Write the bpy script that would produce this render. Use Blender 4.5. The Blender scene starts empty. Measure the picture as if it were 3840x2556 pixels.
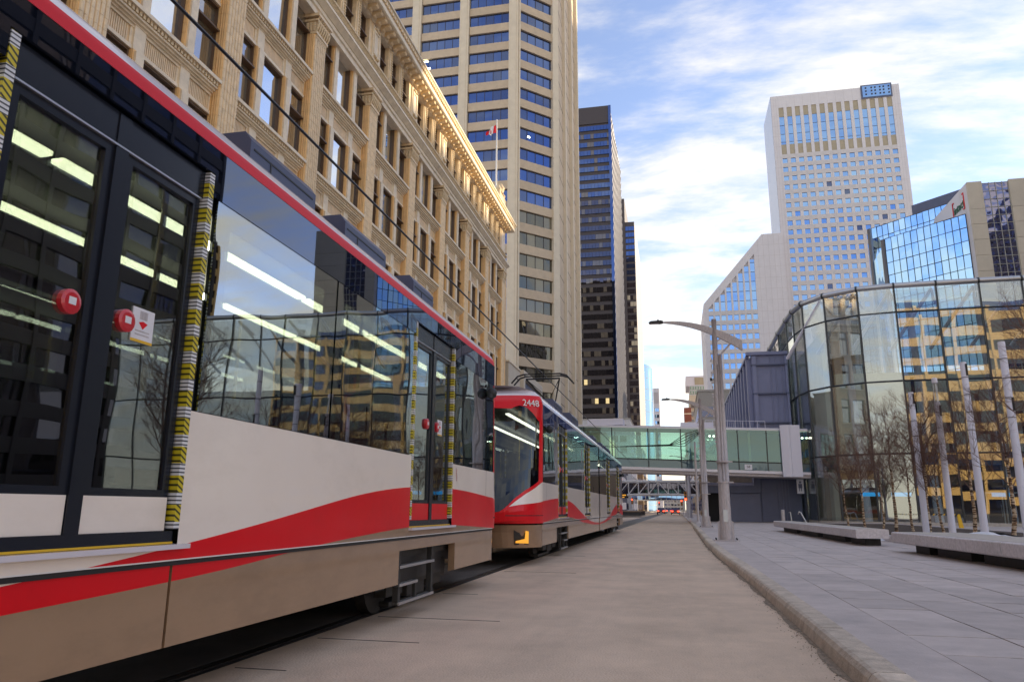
import bpy, math, random
from mathutils import Vector, Matrix
R = math.radians
random.seed(7)
sc = bpy.context.scene
C = sc.collection
# ------------------------------------------------------------------ camera
cd = bpy.data.cameras.new('camera'); cam = bpy.data.objects.new('camera', cd); C.objects.link(cam)
cd.sensor_width = 36; cd.lens = 36*2760/3840; cd.clip_end = 6000; cd.clip_start = .05
_d = Vector((619., -631., -2760.)).normalized()          # street direction in camera axes
_u = Vector((65., 12878., -2760.)); _u = (_u-_d*_u.dot(_d)).normalized()
_r = _d.cross(_u)
cam.matrix_world = Matrix.Translation((0, 0, 1.15)) @ Matrix((_r, _d, _u)).to_4x4()
sc.camera = cam
# ------------------------------------------------------------------ light
SUN_EL, SAZ = R(15), (.8, .6)                            # the sun stands low to the right, ahead of the camera
sd = bpy.data.lights.new('sun', 'SUN'); sun = bpy.data.objects.new('sun', sd); C.objects.link(sun)
sd.energy = 2.6; sd.angle = R(.5); sd.color = (1, .80, .50)
_s = Vector((SAZ[0]*math.cos(SUN_EL), SAZ[1]*math.cos(SUN_EL), math.sin(SUN_EL)))
sun.rotation_euler = _s.to_track_quat('Z', 'Y').to_euler()
w = bpy.data.worlds.new('World'); sc.world = w; w.use_nodes = True
n = w.node_tree.nodes; l = w.node_tree.links; n.clear()
def nd(t, **k):
    x = n.new(t)
    for a, b in k.items(): setattr(x, a, b)
    return x
sky = nd('ShaderNodeTexSky', sky_type='NISHITA', sun_disc=False, sun_elevation=SUN_EL, sun_rotation=math.atan2(SAZ[0], SAZ[1]))
sky.altitude = 1000; sky.dust_density = .6
tc = nd('ShaderNodeTexCoord'); sep = nd('ShaderNodeSeparateXYZ'); l.new(tc.outputs['Generated'], sep.inputs[0])
def mth(op, a, b=None, c=None):
    m = nd('ShaderNodeMath', operation=op)
    for i, q in enumerate((a, b, c)):
        if q is None: continue
        if isinstance(q, (int, float)): m.inputs[i].default_value = q
        else: l.new(q, m.inputs[i])
    return m.outputs[0]
zc = mth('MAXIMUM', sep.outputs[2], 0.0)
den = mth('ADD', zc, .28)
px = mth('DIVIDE', sep.outputs[0], den); py = mth('DIVIDE', sep.outputs[1], den)
cmb = nd('ShaderNodeCombineXYZ'); l.new(px, cmb.inputs[0]); l.new(py, cmb.inputs[1])
mp = nd('ShaderNodeMapping'); l.new(cmb.outputs[0], mp.inputs[0]); mp.inputs['Rotation'].default_value = (0, 0, R(28)); mp.inputs['Scale'].default_value = (1.25, 2.9, 1); mp.inputs['Location'].default_value = (.35, .8, 0)
nz = nd('ShaderNodeTexNoise'); l.new(mp.outputs[0], nz.inputs['Vector']); nz.inputs['Scale'].default_value = 1.5; nz.inputs['Detail'].default_value = 9; nz.inputs['Roughness'].default_value = .58; nz.inputs['Distortion'].default_value = .35
mp2 = nd('ShaderNodeMapping'); l.new(cmb.outputs[0], mp2.inputs[0]); mp2.inputs['Rotation'].default_value = (0, 0, R(-20)); mp2.inputs['Scale'].default_value = (2.2, 5.5, 1); mp2.inputs['Location'].default_value = (3, 1, 0)
nz2 = nd('ShaderNodeTexNoise'); l.new(mp2.outputs[0], nz2.inputs['Vector']); nz2.inputs['Scale'].default_value = 2.6; nz2.inputs['Detail'].default_value = 8; nz2.inputs['Roughness'].default_value = .62
mix = mth('MULTIPLY_ADD', nz2.outputs[0], .38, mth('MULTIPLY', nz.outputs[0], .8))
horiz = mth('POWER', mth('SUBTRACT', 1.0, zc), 5.0)
cl = nd('ShaderNodeMapRange', interpolation_type='SMOOTHSTEP'); l.new(mth('MULTIPLY_ADD', horiz, .30, mix), cl.inputs[0])
cl.inputs[1].default_value = .48; cl.inputs[2].default_value = .82; cl.inputs[3].default_value = .10; cl.inputs[4].default_value = .95
cc = nd('ShaderNodeMix', data_type='RGBA'); l.new(zc, cc.inputs[0]); cc.inputs[6].default_value = (5.0, 4.55, 3.55, 1); cc.inputs[7].default_value = (4.2, 3.95, 3.6, 1)
skg = nd('ShaderNodeMix', data_type='RGBA', blend_type='MULTIPLY'); skg.inputs[0].default_value = 1; l.new(sky.outputs[0], skg.inputs[6]); skg.inputs[7].default_value = (.80, .84, 1.02, 1)
mx = nd('ShaderNodeMix', data_type='RGBA'); l.new(cl.outputs[0], mx.inputs[0]); l.new(skg.outputs[2], mx.inputs[6]); l.new(cc.outputs[2], mx.inputs[7])
bg = nd('ShaderNodeBackground'); l.new(mx.outputs[2], bg.inputs[0]); bg.inputs[1].default_value = .1
wo = nd('ShaderNodeOutputWorld'); l.new(bg.outputs[0], wo.inputs[0])
vs = sc.view_settings; vs.view_transform = 'Standard'; vs.look = 'None'; vs.exposure = 1.6; vs.gamma = 1; vs.use_curve_mapping = False
sc.render.engine = 'CYCLES'
sc.cycles.max_bounces = 10; sc.cycles.transparent_max_bounces = 24
# ------------------------------------------------------------------ mesh helpers
class MB:
    def __init__(s): s.v = []; s.f = []; s.m = []
    def quad(s, a, b, c, d, mi=0):
        i = len(s.v); s.v += [a, b, c, d]; s.f.append((i, i+1, i+2, i+3)); s.m.append(mi); return s
    def poly(s, pts, mi=0):
        i = len(s.v); s.v += list(pts); s.f.append(tuple(range(i, i+len(pts)))); s.m.append(mi); return s
    def box(s, x0, x1, y0, y1, z0, z1, mi=0):
        i = len(s.v)
        s.v += [(x0,y0,z0),(x1,y0,z0),(x1,y1,z0),(x0,y1,z0),(x0,y0,z1),(x1,y0,z1),(x1,y1,z1),(x0,y1,z1)]
        for q in ((3,2,1,0),(4,5,6,7),(0,1,5,4),(1,2,6,5),(2,3,7,6),(3,0,4,7)):
            s.f.append(tuple(i+k for k in q)); s.m.append(mi)
        return s
    def prism(s, poly, axis, a0, a1, mi=0):
        # poly: 2D points in the plane of the other two axes (cyclic order), extruded along axis
        def P(p, a):
            return {'x': (a, p[0], p[1]), 'y': (p[0], a, p[1]), 'z': (p[0], p[1], a)}[axis]
        i = len(s.v); k = len(poly)
        s.v += [P(p, a0) for p in poly]+[P(p, a1) for p in poly]
        for j in range(k):
            s.f.append((i+j, i+(j+1) % k, i+k+(j+1) % k, i+k+j)); s.m.append(mi)
        s.f.append(tuple(i+j for j in reversed(range(k)))); s.m.append(mi)
        s.f.append(tuple(i+k+j for j in range(k))); s.m.append(mi)
        return s
    def tube(s, pts, rad, n=6, mi=0, cap=True):
        pts = [Vector(p) for p in pts]; i0 = len(s.v)
        if isinstance(rad, (int, float)): rad = [rad]*len(pts)
        ref = None
        for k, p in enumerate(pts):
            d = (pts[min(k+1, len(pts)-1)]-pts[max(k-1, 0)])
            d = d.normalized() if d.length > 1e-9 else Vector((0, 0, 1))
            if ref is None: ref = Vector((1, 0, 0)) if abs(d.x) < .8 else Vector((0, 1, 0))
            a = d.cross(ref).normalized(); b = d.cross(a)
            for j in range(n):
                t = 2*math.pi*j/n; q = p+(a*math.cos(t)+b*math.sin(t))*rad[k]; s.v.append(tuple(q))
        for k in range(len(pts)-1):
            for j in range(n):
                s.f.append((i0+k*n+j, i0+k*n+(j+1) % n, i0+(k+1)*n+(j+1) % n, i0+(k+1)*n+j)); s.m.append(mi)
        if cap:
            s.f.append(tuple(i0+j for j in range(n))); s.m.append(mi)
            e = i0+(len(pts)-1)*n; s.f.append(tuple(e+j for j in reversed(range(n)))); s.m.append(mi)
        return s
    def grid(s, fn, nu, nv, mi=0):
        i = len(s.v)
        for a in range(nu+1):
            for b in range(nv+1): s.v.append(tuple(fn(a/nu, b/nv)))
        for a in range(nu):
            for b in range(nv):
                s.f.append((i+a*(nv+1)+b, i+(a+1)*(nv+1)+b, i+(a+1)*(nv+1)+b+1, i+a*(nv+1)+b+1)); s.m.append(mi)
        return s
def wloc(o):
    v = Vector((0, 0, 0))
    while o is not None: v += o.location; o = o.parent
    return v
def mesh(name, mb, mats, off=(0, 0, 0), smooth=False):
    me = bpy.data.meshes.new(name); ox, oy, oz = off
    me.from_pydata([(a-ox, b-oy, c-oz) for a, b, c in mb.v], [], mb.f)
    for m in (mats if isinstance(mats, (list, tuple)) else [mats]): me.materials.append(m)
    if any(mb.m): me.polygons.foreach_set('material_index', mb.m)
    if smooth: me.polygons.foreach_set('use_smooth', [True]*len(me.polygons))
    me.update(); return me
def obj(name, mb, mats, parent=None, org=None, smooth=False):
    """mb is in world coordinates; org = the object's own origin (world)"""
    pw = wloc(parent) if parent else Vector((0, 0, 0))
    o0 = Vector(org) if org is not None else pw
    o = bpy.data.objects.new(name, mesh(name, mb, mats, o0, smooth)); C.objects.link(o)
    o.parent = parent; o.location = o0-pw
    return o
def fromme(name, me, parent, loc, rot=None, scale=None):
    """loc in world coordinates"""
    o = bpy.data.objects.new(name, me); C.objects.link(o); o.parent = parent
    o.location = Vector(loc)-(wloc(parent) if parent else Vector((0, 0, 0)))
    if rot: o.rotation_euler = rot
    if scale: o.scale = scale
    return o
def thing(name, label, cat, loc=(0, 0, 0), group=None):
    o = bpy.data.objects.new(name, None); C.objects.link(o); o.location = loc; o.empty_display_size = .2
    o['label'] = label; o['category'] = cat
    if group: o['group'] = group
    return o
def tag(o, label, cat, group=None, kind=None):
    o['label'] = label; o['category'] = cat
    if group: o['group'] = group
    if kind: o['kind'] = kind
    return o
def copy_tree(o, parent=None, top=True):
    c = o.copy(); C.objects.link(c)
    if parent: c.parent = parent
    for ch in list(o.children): copy_tree(ch, c)
    return c
# ------------------------------------------------------------------ materials
def mat(name, col, rough=.6, metal=0, var=0, vs_=3., bump=0, bs=20., coat=0, spec=.5, emit=None, es=0, sc3=None):
    m = bpy.data.materials.new(name); m.use_nodes = True; t = m.node_tree; b = t.nodes['Principled BSDF']
    b.inputs['Base Color'].default_value = (*col, 1); b.inputs['Roughness'].default_value = rough; b.inputs['Metallic'].default_value = metal
    b.inputs['Coat Weight'].default_value = coat; b.inputs['Coat Roughness'].default_value = .05; b.inputs['Specular IOR Level'].default_value = spec
    if emit: b.inputs['Emission Color'].default_value = (*emit, 1); b.inputs['Emission Strength'].default_value = es
    if var or bump:
        g = t.nodes.new('ShaderNodeNewGeometry'); v = g.outputs['Position']
        if sc3:
            mp_ = t.nodes.new('ShaderNodeMapping'); mp_.inputs['Scale'].default_value = sc3; t.links.new(v, mp_.inputs[0]); v = mp_.outputs[0]
    if var:
        nz_ = t.nodes.new('ShaderNodeTexNoise'); nz_.inputs['Scale'].default_value = vs_; nz_.inputs['Detail'].default_value = 6; nz_.inputs['Roughness'].default_value = .65
        t.links.new(v, nz_.inputs['Vector'])
        r = t.nodes.new('ShaderNodeValToRGB'); r.color_ramp.elements[0].position = .28; r.color_ramp.elements[1].position = .72
        r.color_ramp.elements[0].color = (*[c*(1-var) for c in col], 1); r.color_ramp.elements[1].color = (*[min(1, c*(1+var)) for c in col], 1)
        t.links.new(nz_.outputs[0], r.inputs[0]); t.links.new(r.outputs[0], b.inputs['Base Color'])
    if bump:
        nb = t.nodes.new('ShaderNodeTexNoise'); nb.inputs['Scale'].default_value = bs; nb.inputs['Detail'].default_value = 5; t.links.new(v, nb.inputs['Vector'])
        bp = t.nodes.new('ShaderNodeBump'); bp.inputs['Strength'].default_value = bump; bp.inputs['Distance'].default_value = .02
        t.links.new(nb.outputs[0], bp.inputs['Height']); t.links.new(bp.outputs[0], b.inputs['Normal'])
    return m
def glass(name, refl, base=.3, dark=None, transp=None, rough=.01, ws=.5, wd=.01, wst=.3, ior=1.5):
    """window glass: mirror reflection over a dark or see-through body, with slightly wavy panes"""
    m = bpy.data.materials.new(name); m.use_nodes = True; t = m.node_tree; t.nodes.clear()
    o = t.nodes.new('ShaderNodeOutputMaterial'); mxs = t.nodes.new('ShaderNodeMixShader'); gl = t.nodes.new('ShaderNodeBsdfGlossy')
    gl.inputs['Color'].default_value = (*refl, 1); gl.inputs['Roughness'].default_value = rough
    if transp: a = t.nodes.new('ShaderNodeBsdfTransparent'); a.inputs[0].default_value = (*transp, 1)
    else: a = t.nodes.new('ShaderNodeBsdfDiffuse'); a.inputs[0].default_value = (*dark, 1)
    fr = t.nodes.new('ShaderNodeLayerWeight'); fr.inputs['Blend'].default_value = .5; pw = t.nodes.new('ShaderNodeMath'); pw.operation = 'POWER'; pw.inputs[1].default_value = 4.2
    t.links.new(fr.outputs['Facing'], pw.inputs[0])
    mr = t.nodes.new('ShaderNodeMapRange'); mr.inputs[3].default_value = base; mr.inputs[4].default_value = 1
    t.links.new(pw.outputs[0], mr.inputs[0]); t.links.new(mr.outputs[0], mxs.inputs[0]); t.links.new(a.outputs[0], mxs.inputs[1]); t.links.new(gl.outputs[0], mxs.inputs[2]); t.links.new(mxs.outputs[0], o.inputs[0])
    if wd:
        g = t.nodes.new('ShaderNodeNewGeometry'); nb = t.nodes.new('ShaderNodeTexNoise'); nb.inputs['Scale'].default_value = ws; nb.inputs['Detail'].default_value = 1
        bp = t.nodes.new('ShaderNodeBump'); bp.inputs['Strength'].default_value = wst; bp.inputs['Distance'].default_value = wd
        t.links.new(g.outputs['Position'], nb.inputs['Vector']); t.links.new(nb.outputs[0], bp.inputs['Height'])
        t.links.new(bp.outputs[0], gl.inputs['Normal'])
    return m
M = {}
M['asphalt'] = mat('road_paving', (.61, .47, .355), .8, var=.16, vs_=1.1, bump=.5, bs=55)
M['concrete'] = mat('concrete', (.42, .38, .34), .8, var=.18, vs_=5, bump=.4, bs=40)
M['kerb'] = mat('kerb_concrete', (.56, .48, .40), .85, var=.25, vs_=7, bump=.5, bs=45)
M['paver'] = mat('paver_stone', (.49, .43, .415), .65, var=.15, vs_=2.5, bump=.25, bs=60)
M['grout'] = mat('grout', (.06, .055, .055), .9)
M['bench'] = mat('bench_granite', (.62, .58, .60), .6, var=.2, vs_=14, bump=.15, bs=90)
M['bench_top'] = mat('bench_top_stone', (.48, .43, .38), .55, var=.15, vs_=10)
M['terra'] = mat('terracotta', (.86, .54, .23), .5, var=.12, vs_=2.2, bump=.15, bs=30)  # golden reflected light on the side returns is mixed into this orange
M['terra_tile'] = mat('terracotta_tile', (.84, .645, .40), .4, var=.16, vs_=4, bump=.12, bs=40)
M['trim'] = mat('terracotta_trim', (.86, .73, .54), .5, var=.14, vs_=3, bump=.2, bs=25)
M['orn'] = mat('terracotta_ornament', (.76, .58, .36), .55, var=.35, vs_=16, bump=.8, bs=14)
M['wood'] = mat('window_frame_brown', (.13, .075, .04), .5)
M['store_glass'] = glass('store_glass', (.86, .92, 1), .66, dark=(.10, .085, .07), ws=.35, wd=.02, wst=.5)
M['store_glass_dim'] = glass('store_glass_blind', (.75, .8, .9), .34, dark=(.18, .14, .09), ws=.35, wd=.02, wst=.4)
M['dark'] = mat('dark_void', (.012, .012, .014), .8)
M['tan_a'] = mat('tan_precast', (.58, .46, .33), .75, var=.12, vs_=1.2, bump=.2, bs=9)
M['tan_b'] = mat('cream_precast', (.72, .62, .48), .7, var=.08, vs_=.8)
M['blue_glass'] = glass('tower_blue_glass', (.155, .23, .48), .62, dark=(.01, .014, .035), ws=.16, wd=.06, wst=.55)
M['blue_glass2'] = glass('tower_blue_glass_dim', (.18, .25, .46), .45, dark=(.05, .05, .07), ws=.16, wd=.06, wst=.5)
M['dark_refl_glass'] = glass('dark_reflection_glass', (.5, .5, .45), .22, dark=(.035, .032, .025), ws=.16, wd=.06, wst=.5)  # dimmed glass stands in for dark buildings reflected in the lower rows
M['dark_refl_blind'] = glass('office_glass_blind', (.5, .5, .45), .22, dark=(.16, .14, .10), ws=.16, wd=.06, wst=.5)
M['bronze_glass'] = glass('bronze_glass', (.30, .30, .42), .34, dark=(.018, .014, .013), ws=.2, wd=.05, wst=.5)
M['bronze_pane'] = glass('bronze_pane_pale', (.4, .4, .45), .25, dark=(.16, .13, .10), ws=.2, wd=.05, wst=.5)
M['bronze'] = mat('bronze_panel', (.065, .052, .055), .45, metal=.2)
M['side_grey'] = mat('silver_grey_side', (.27, .265, .30), .5, var=.15, vs_=.4)
M['lattice'] = mat('lattice_metal', (.10, .095, .12), .45, metal=.3)
M['lit'] = mat('lit_office', (.5, .4, .2), .6, emit=(1, .75, .35), es=.22)
M['white_clad'] = mat('white_cladding', (.69, .66, .69), .6, var=.05, vs_=.5)
M['pale_sky_refl'] = mat('pale_blue_sky_refl', (.66, .72, .84), .4, metal=.3)  # bright sky reflected in the left face, put into a pale colour
M['white_conc'] = mat('pale_concrete', (.62, .59, .60), .7, var=.08, vs_=.7)
M['tan_panel'] = mat('tan_spandrel', (.42, .36, .26), .6, var=.1, vs_=.6)
M['sky_glass'] = glass('sky_mirror_glass', (.27, .47, .84), .85, dark=(.02, .03, .05), ws=.12, wd=.05, wst=.5)
M['mirror_glass'] = glass('mirror_curtain_glass', (.42, .66, .95), .9, dark=(.02, .03, .04), ws=.22, wd=.08, wst=.7)
M['purple_glass'] = glass('dusky_glass', (.36, .34, .46), .7, dark=(.02, .02, .03), ws=.5, wd=.12, wst=.9)
M['mullion'] = mat('dark_mullion', (.05, .055, .06), .4, metal=.5)
M['pale_mullion'] = mat('pale_mullion', (.42, .40, .34), .5)
M['beige'] = mat('beige_panel', (.60, .52, .41), .55, var=.08, vs_=.5)
M['pav_glass'] = glass('pavilion_glass', (.92, .95, 1), .19, transp=(.88, .92, .90), ws=.22, wd=.03, wst=.5)
M['green_glass'] = glass('skywalk_glass', (.7, .85, .88), .09, transp=(.70, .84, .81), ws=.4, wd=.02, wst=.4)
M['grey_glass'] = glass('skywalk_lower_glass', (.5, .6, .68), .12, dark=(.07, .11, .13), ws=.4, wd=.02, wst=.4)
M['steel'] = mat('steel', (.5, .51, .54), .35, metal=.8)
M['steel_pale'] = mat('painted_steel', (.70, .68, .76), .45)
M['galv'] = mat('galvanised_steel', (.50, .455, .46), .55, metal=.25, var=.25, vs_=6, sc3=(6, 6, 1))
M['bluemetal'] = mat('blue_grey_cladding', (.21, .225, .36), .45, var=.08, vs_=1)
M['slate'] = mat('slate_wall', (.10, .115, .19), .5, var=.1, vs_=1.2)
M['slate2'] = mat('slate_door', (.14, .155, .235), .55, var=.08, vs_=1)
M['wall_in'] = mat('interior_stone', (.55, .55, .47), .7, var=.12, vs_=.6)
M['white'] = mat('white_paint', (.78, .76, .74), .4)
M['truss'] = mat('truss_white', (.86, .86, .90), .5)
M['black'] = mat('black_rubber', (.015, .015, .017), .5)
M['under'] = mat('underframe', (.03, .028, .027), .6, var=.3, vs_=8)
M['cream'] = mat('cream_paint', (.88, .79, .71), .28, coat=.6, var=.02, vs_=2, bump=.05, bs=1.4)
M['red'] = mat('red_paint', (.72, .002, .010), .32, coat=.12, spec=.3, var=.04, vs_=2, bump=.05, bs=1.4)
M['grey_paint'] = mat('champagne_paint', (.36, .235, .145), .24, metal=.15, coat=.5, var=.06, vs_=1.5)
M['roof_white'] = mat('roof_white', (.68, .64, .70), .25, coat=.6)
M['navy'] = mat('navy_sill', (.010, .013, .022), .25)
M['yellow'] = mat('yellow_edge', (.75, .45, .02), .5)
M['fascia'] = glass('fascia_black_gloss', (.62, .72, .95), .13, dark=(.006, .008, .014), ws=.6, wd=.012, wst=.4, ior=1.7)
M['tram_glass'] = glass('tram_window_glass', (.85, .92, 1), .27, transp=(.38, .40, .37), ws=1.1, wd=.012, wst=.3, ior=1.6)
M['frit'] = glass('window_frit', (.5, .55, .6), .03, dark=(.006, .007, .009), wd=0)
M['shield'] = glass('windshield_glass', (.6, .65, .7), .09, transp=(.12, .13, .14), ws=1.1, wd=.01, wst=.3)
M['red_roof'] = mat('red_roof_edge', (.66, .004, .015), .5, spec=.25)
M['strip_light'] = mat('strip_light', (.9, .9, .8), .5, emit=(1, 1, .72), es=3.6)
M['interior'] = mat('tram_interior', (.09, .09, .085), .6)
M['seat'] = mat('seat_blue', (.02, .035, .12), .7)
M['pole_yellow'] = mat('grab_pole', (.55, .40, .05), .35)
M['red_btn'] = mat('red_button', (.55, .01, .02), .3, coat=.4)
M['paper'] = mat('paper_white', (.75, .74, .78), .6)
M['roofbox'] = mat('roof_box', (.06, .07, .13), .4, metal=.3)
M['orange_lamp'] = mat('amber_lens', (.75, .30, .02), .25, emit=(1, .45, .05), es=.25, coat=.5)
M['rail'] = mat('rail_steel', (.10, .09, .085), .35, metal=.8)
M['bark'] = None
M['twig'] = mat('twig', (.17, .095, .07), .85)
M['soil'] = mat('planter_soil', (.07, .05, .04), .95, var=.3, vs_=9, bump=.8, bs=18)
M['snow'] = mat('old_snow', (.74, .76, .82), .6, var=.06, vs_=5, bump=.6, bs=10)
M['led'] = mat('traffic_amber', (.7, .25, .02), .5)
M['led_red'] = mat('red_signal', (.8, .02, .02), .4, emit=(1, .05, .02), es=3)
M['brick'] = mat('red_brick', (.26, .085, .06), .8, var=.15, vs_=2)
M['green'] = mat('green_lattice', (.12, .35, .20), .6)
M['curve_glass'] = glass('curved_blue_glass', (.45, .68, 1), .8, dark=(.05, .12, .3), ws=.05, wd=.05, wst=.3)
M['sand'] = mat('sandstone', (.70, .45, .17), .7, var=.1, vs_=.6)
M['brownstone'] = mat('brown_cladding', (.22, .145, .09), .6, var=.1, vs_=.6)
M['sign_green'] = mat('sign_green', (.01, .10, .05), .5)
M['sign_red'] = mat('sign_red', (.65, .02, .03), .5)
M['sign_blue'] = mat('sign_blue', (.02, .30, .65), .5, emit=(.05, .4, .9), es=.25)
M['ribbon_a'] = mat('ribbon_purple', (.10, .05, .30), .5)
M['ribbon_b'] = mat('ribbon_orange', (.75, .25, .04), .5)
def nodes_of(m): return m.node_tree.nodes, m.node_tree.links
def bark():
    m = bpy.data.materials.new('birch_bark'); m.use_nodes = True; n_, l_ = nodes_of(m); b = n_['Principled BSDF']; b.inputs['Roughness'].default_value = .8
    g = n_.new('ShaderNodeNewGeometry'); mp_ = n_.new('ShaderNodeMapping'); mp_.inputs['Scale'].default_value = (5, 5, 22); l_.new(g.outputs['Position'], mp_.inputs[0])
    z = n_.new('ShaderNodeTexNoise'); z.inputs['Scale'].default_value = 1; z.inputs['Detail'].default_value = 3; l_.new(mp_.outputs[0], z.inputs['Vector'])
    r = n_.new('ShaderNodeValToRGB'); e = r.color_ramp.elements; e[0].position = .42; e[0].color = (.05, .03, .02, 1); e[1].position = .56; e[1].color = (.58, .47, .34, 1)
    x = e.new(.5); x.color = (.30, .16, .07, 1)
    l_.new(z.outputs[0], r.inputs[0]); l_.new(r.outputs[0], b.inputs['Base Color']); return m
M['bark'] = bark()
def hazard():
    """printed strip: white caution blocks with black lines between yellow-and-black blocks"""
    m = bpy.data.materials.new('warning_strip'); m.use_nodes = True; n_, l_ = nodes_of(m); b = n_['Principled BSDF']; b.inputs['Roughness'].default_value = .45
    g = n_.new('ShaderNodeNewGeometry'); s = n_.new('ShaderNodeSeparateXYZ'); l_.new(g.outputs['Position'], s.inputs[0])
    def mt(op, a, b_=None):
        q = n_.new('ShaderNodeMath'); q.operation = op
        for i, y in enumerate((a, b_)):
            if y is None: continue
            if isinstance(y, (int, float)): q.inputs[i].default_value = y
            else: l_.new(y, q.inputs[i])
        return q.outputs[0]
    z = s.outputs[2]; y = s.outputs[1]
    blk = mt('LESS_THAN', mt('FRACT', mt('DIVIDE', z, .165)), .42)            # white block?
    lines = mt('LESS_THAN', mt('FRACT', mt('DIVIDE', z, .0226)), .36)
    diag = mt('LESS_THAN', mt('FRACT', mt('DIVIDE', mt('ADD', z, mt('MULTIPLY', y, .6)), .034)), .38)
    def mixc(f, a, b_):
        q = n_.new('ShaderNodeMix'); q.data_type = 'RGBA'; l_.new(f, q.inputs[0])
        for i, c in ((6, a), (7, b_)):
            if isinstance(c, tuple): q.inputs[i].default_value = c
            else: l_.new(c, q.inputs[i])
        return q.outputs[2]
    wb = mixc(lines, (.72, .72, .74, 1), (.06, .06, .07, 1)); yb = mixc(diag, (.62, .50, .02, 1), (.05, .045, .01, 1))
    l_.new(mixc(blk, yb, wb), b.inputs['Base Color']); return m
M['hazard'] = hazard()
def per_piece(m, amt):
    """every separate piece of this material gets its own slight tone"""
    n_, l_ = nodes_of(m); b = n_['Principled BSDF']; src = b.inputs['Base Color'].links[0].from_socket
    oi = n_.new('ShaderNodeObjectInfo'); mr = n_.new('ShaderNodeMapRange'); mr.inputs[3].default_value = 1-amt; mr.inputs[4].default_value = 1+amt
    l_.new(oi.outputs['Random'], mr.inputs[0]); v = n_.new('ShaderNodeVectorMath'); v.operation = 'SCALE'; l_.new(src, v.inputs[0]); l_.new(mr.outputs[0], v.inputs['Scale']); l_.new(v.outputs[0], b.inputs['Base Color'])
for k_, a_ in (('paver', .13), ('terra_tile', .06), ('beige', .05), ('bench', .06), ('kerb', .14), ('tan_a', .05)): per_piece(M[k_], a_)
def worn(m, col, amt, scale, lo_, hi, sc3=(1, 1, 1)):
    """broad worn or stained patches mixed over the base colour"""
    n_, l_ = nodes_of(m); b = n_['Principled BSDF']; src = b.inputs['Base Color'].links[0].from_socket
    g = n_.new('ShaderNodeNewGeometry'); mp_ = n_.new('ShaderNodeMapping'); mp_.inputs['Scale'].default_value = sc3; l_.new(g.outputs['Position'], mp_.inputs[0])
    z = n_.new('ShaderNodeTexNoise'); z.inputs['Scale'].default_value = scale; z.inputs['Detail'].default_value = 7; z.inputs['Roughness'].default_value = .7; l_.new(mp_.outputs[0], z.inputs['Vector'])
    r = n_.new('ShaderNodeMapRange'); r.inputs[1].default_value = lo_; r.inputs[2].default_value = hi; r.inputs[4].default_value = amt; l_.new(z.outputs[0], r.inputs[0])
    x = n_.new('ShaderNodeMix'); x.data_type = 'RGBA'; l_.new(r.outputs[0], x.inputs[0]); l_.new(src, x.inputs[6]); x.inputs[7].default_value = (*col, 1); l_.new(x.outputs[2], b.inputs['Base Color'])
worn(M['asphalt'], (.22, .18, .145), .55, .5, .5, .8, (1, .35, 1)); worn(M['asphalt'], (.15, .12, .10), .5, 26, .60, .75)
worn(M['paver'], (.22, .205, .215), .6, .7, .5, .78); worn(M['kerb'], (.2, .17, .14), .6, 3, .52, .75)
worn(M['terra'], (.42, .28, .14), .6, .5, .52, .8, (1, 1, .25)); worn(M['terra_tile'], (.50, .38, .25), .5, .6, .52, .8, (1, 1, .3)); worn(M['trim'], (.46, .37, .28), .65, .7, .5, .8)
worn(M['white_clad'], (.48, .45, .46), .35, .12, .5, .8, (1, 1, .2)); worn(M['tan_a'], (.38, .29, .2), .4, .3, .5, .8)
worn(M['asphalt'], (.74, .575, .44), .5, 1.1, .5, .75, (1, .06, 1))
worn(M['cream'], (.62, .53, .45), .4, 1.6, .5, .8, (1, .6, 1.2)); worn(M['red'], (.42, .004, .01), .4, 1.3, .5, .8)
worn(M['grey_paint'], (.17, .115, .075), .55, 1.3, .45, .8, (1, .5, 1.6))
class Fr:
    """facade frame: u along the wall (left to right as seen), v up, d outwards"""
    def __init__(s, o, ang):
        s.o = o; s.a = ang; s.U = (math.cos(ang), math.sin(ang)); s.N = (math.sin(ang), -math.cos(ang))
    def p(s, u, v, d=0): return (s.o[0]+u*s.U[0]+d*s.N[0], s.o[1]+u*s.U[1]+d*s.N[1], s.o[2]+v)
def fbox(mb, fr, u0, u1, v0, v1, d0, d1, mi=0):
    i = len(mb.v); p = fr.p
    mb.v += [p(u0,v0,d1),p(u1,v0,d1),p(u1,v0,d0),p(u0,v0,d0),p(u0,v1,d1),p(u1,v1,d1),p(u1,v1,d0),p(u0,v1,d0)]
    for q in ((3,2,1,0),(4,5,6,7),(0,1,5,4),(1,2,6,5),(2,3,7,6),(3,0,4,7)):
        mb.f.append(tuple(i+k for k in q)); mb.m.append(mi)
_pc = {}
def pane_mesh(wd, ht, m, name='pane'):
    k = (round(wd, 3), round(ht, 3), m.name, name)
    if k not in _pc: _pc[k] = mesh(name, MB().box(-wd/2, wd/2, 0, .05, 0, ht), m)
    return _pc[k]
def pane(name, parent, fr, u, v, wd, ht, d, m, tilt=.004):
    """one pane standing in the facade (u, v = lower left corner)"""
    return fromme(name, pane_mesh(wd, ht, m, name), parent, fr.p(u+wd/2, v, d), rot=(random.gauss(0, tilt), 0, fr.a+random.gauss(0, tilt)))
def stuff(o): o['kind'] = 'stuff'; return o
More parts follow.
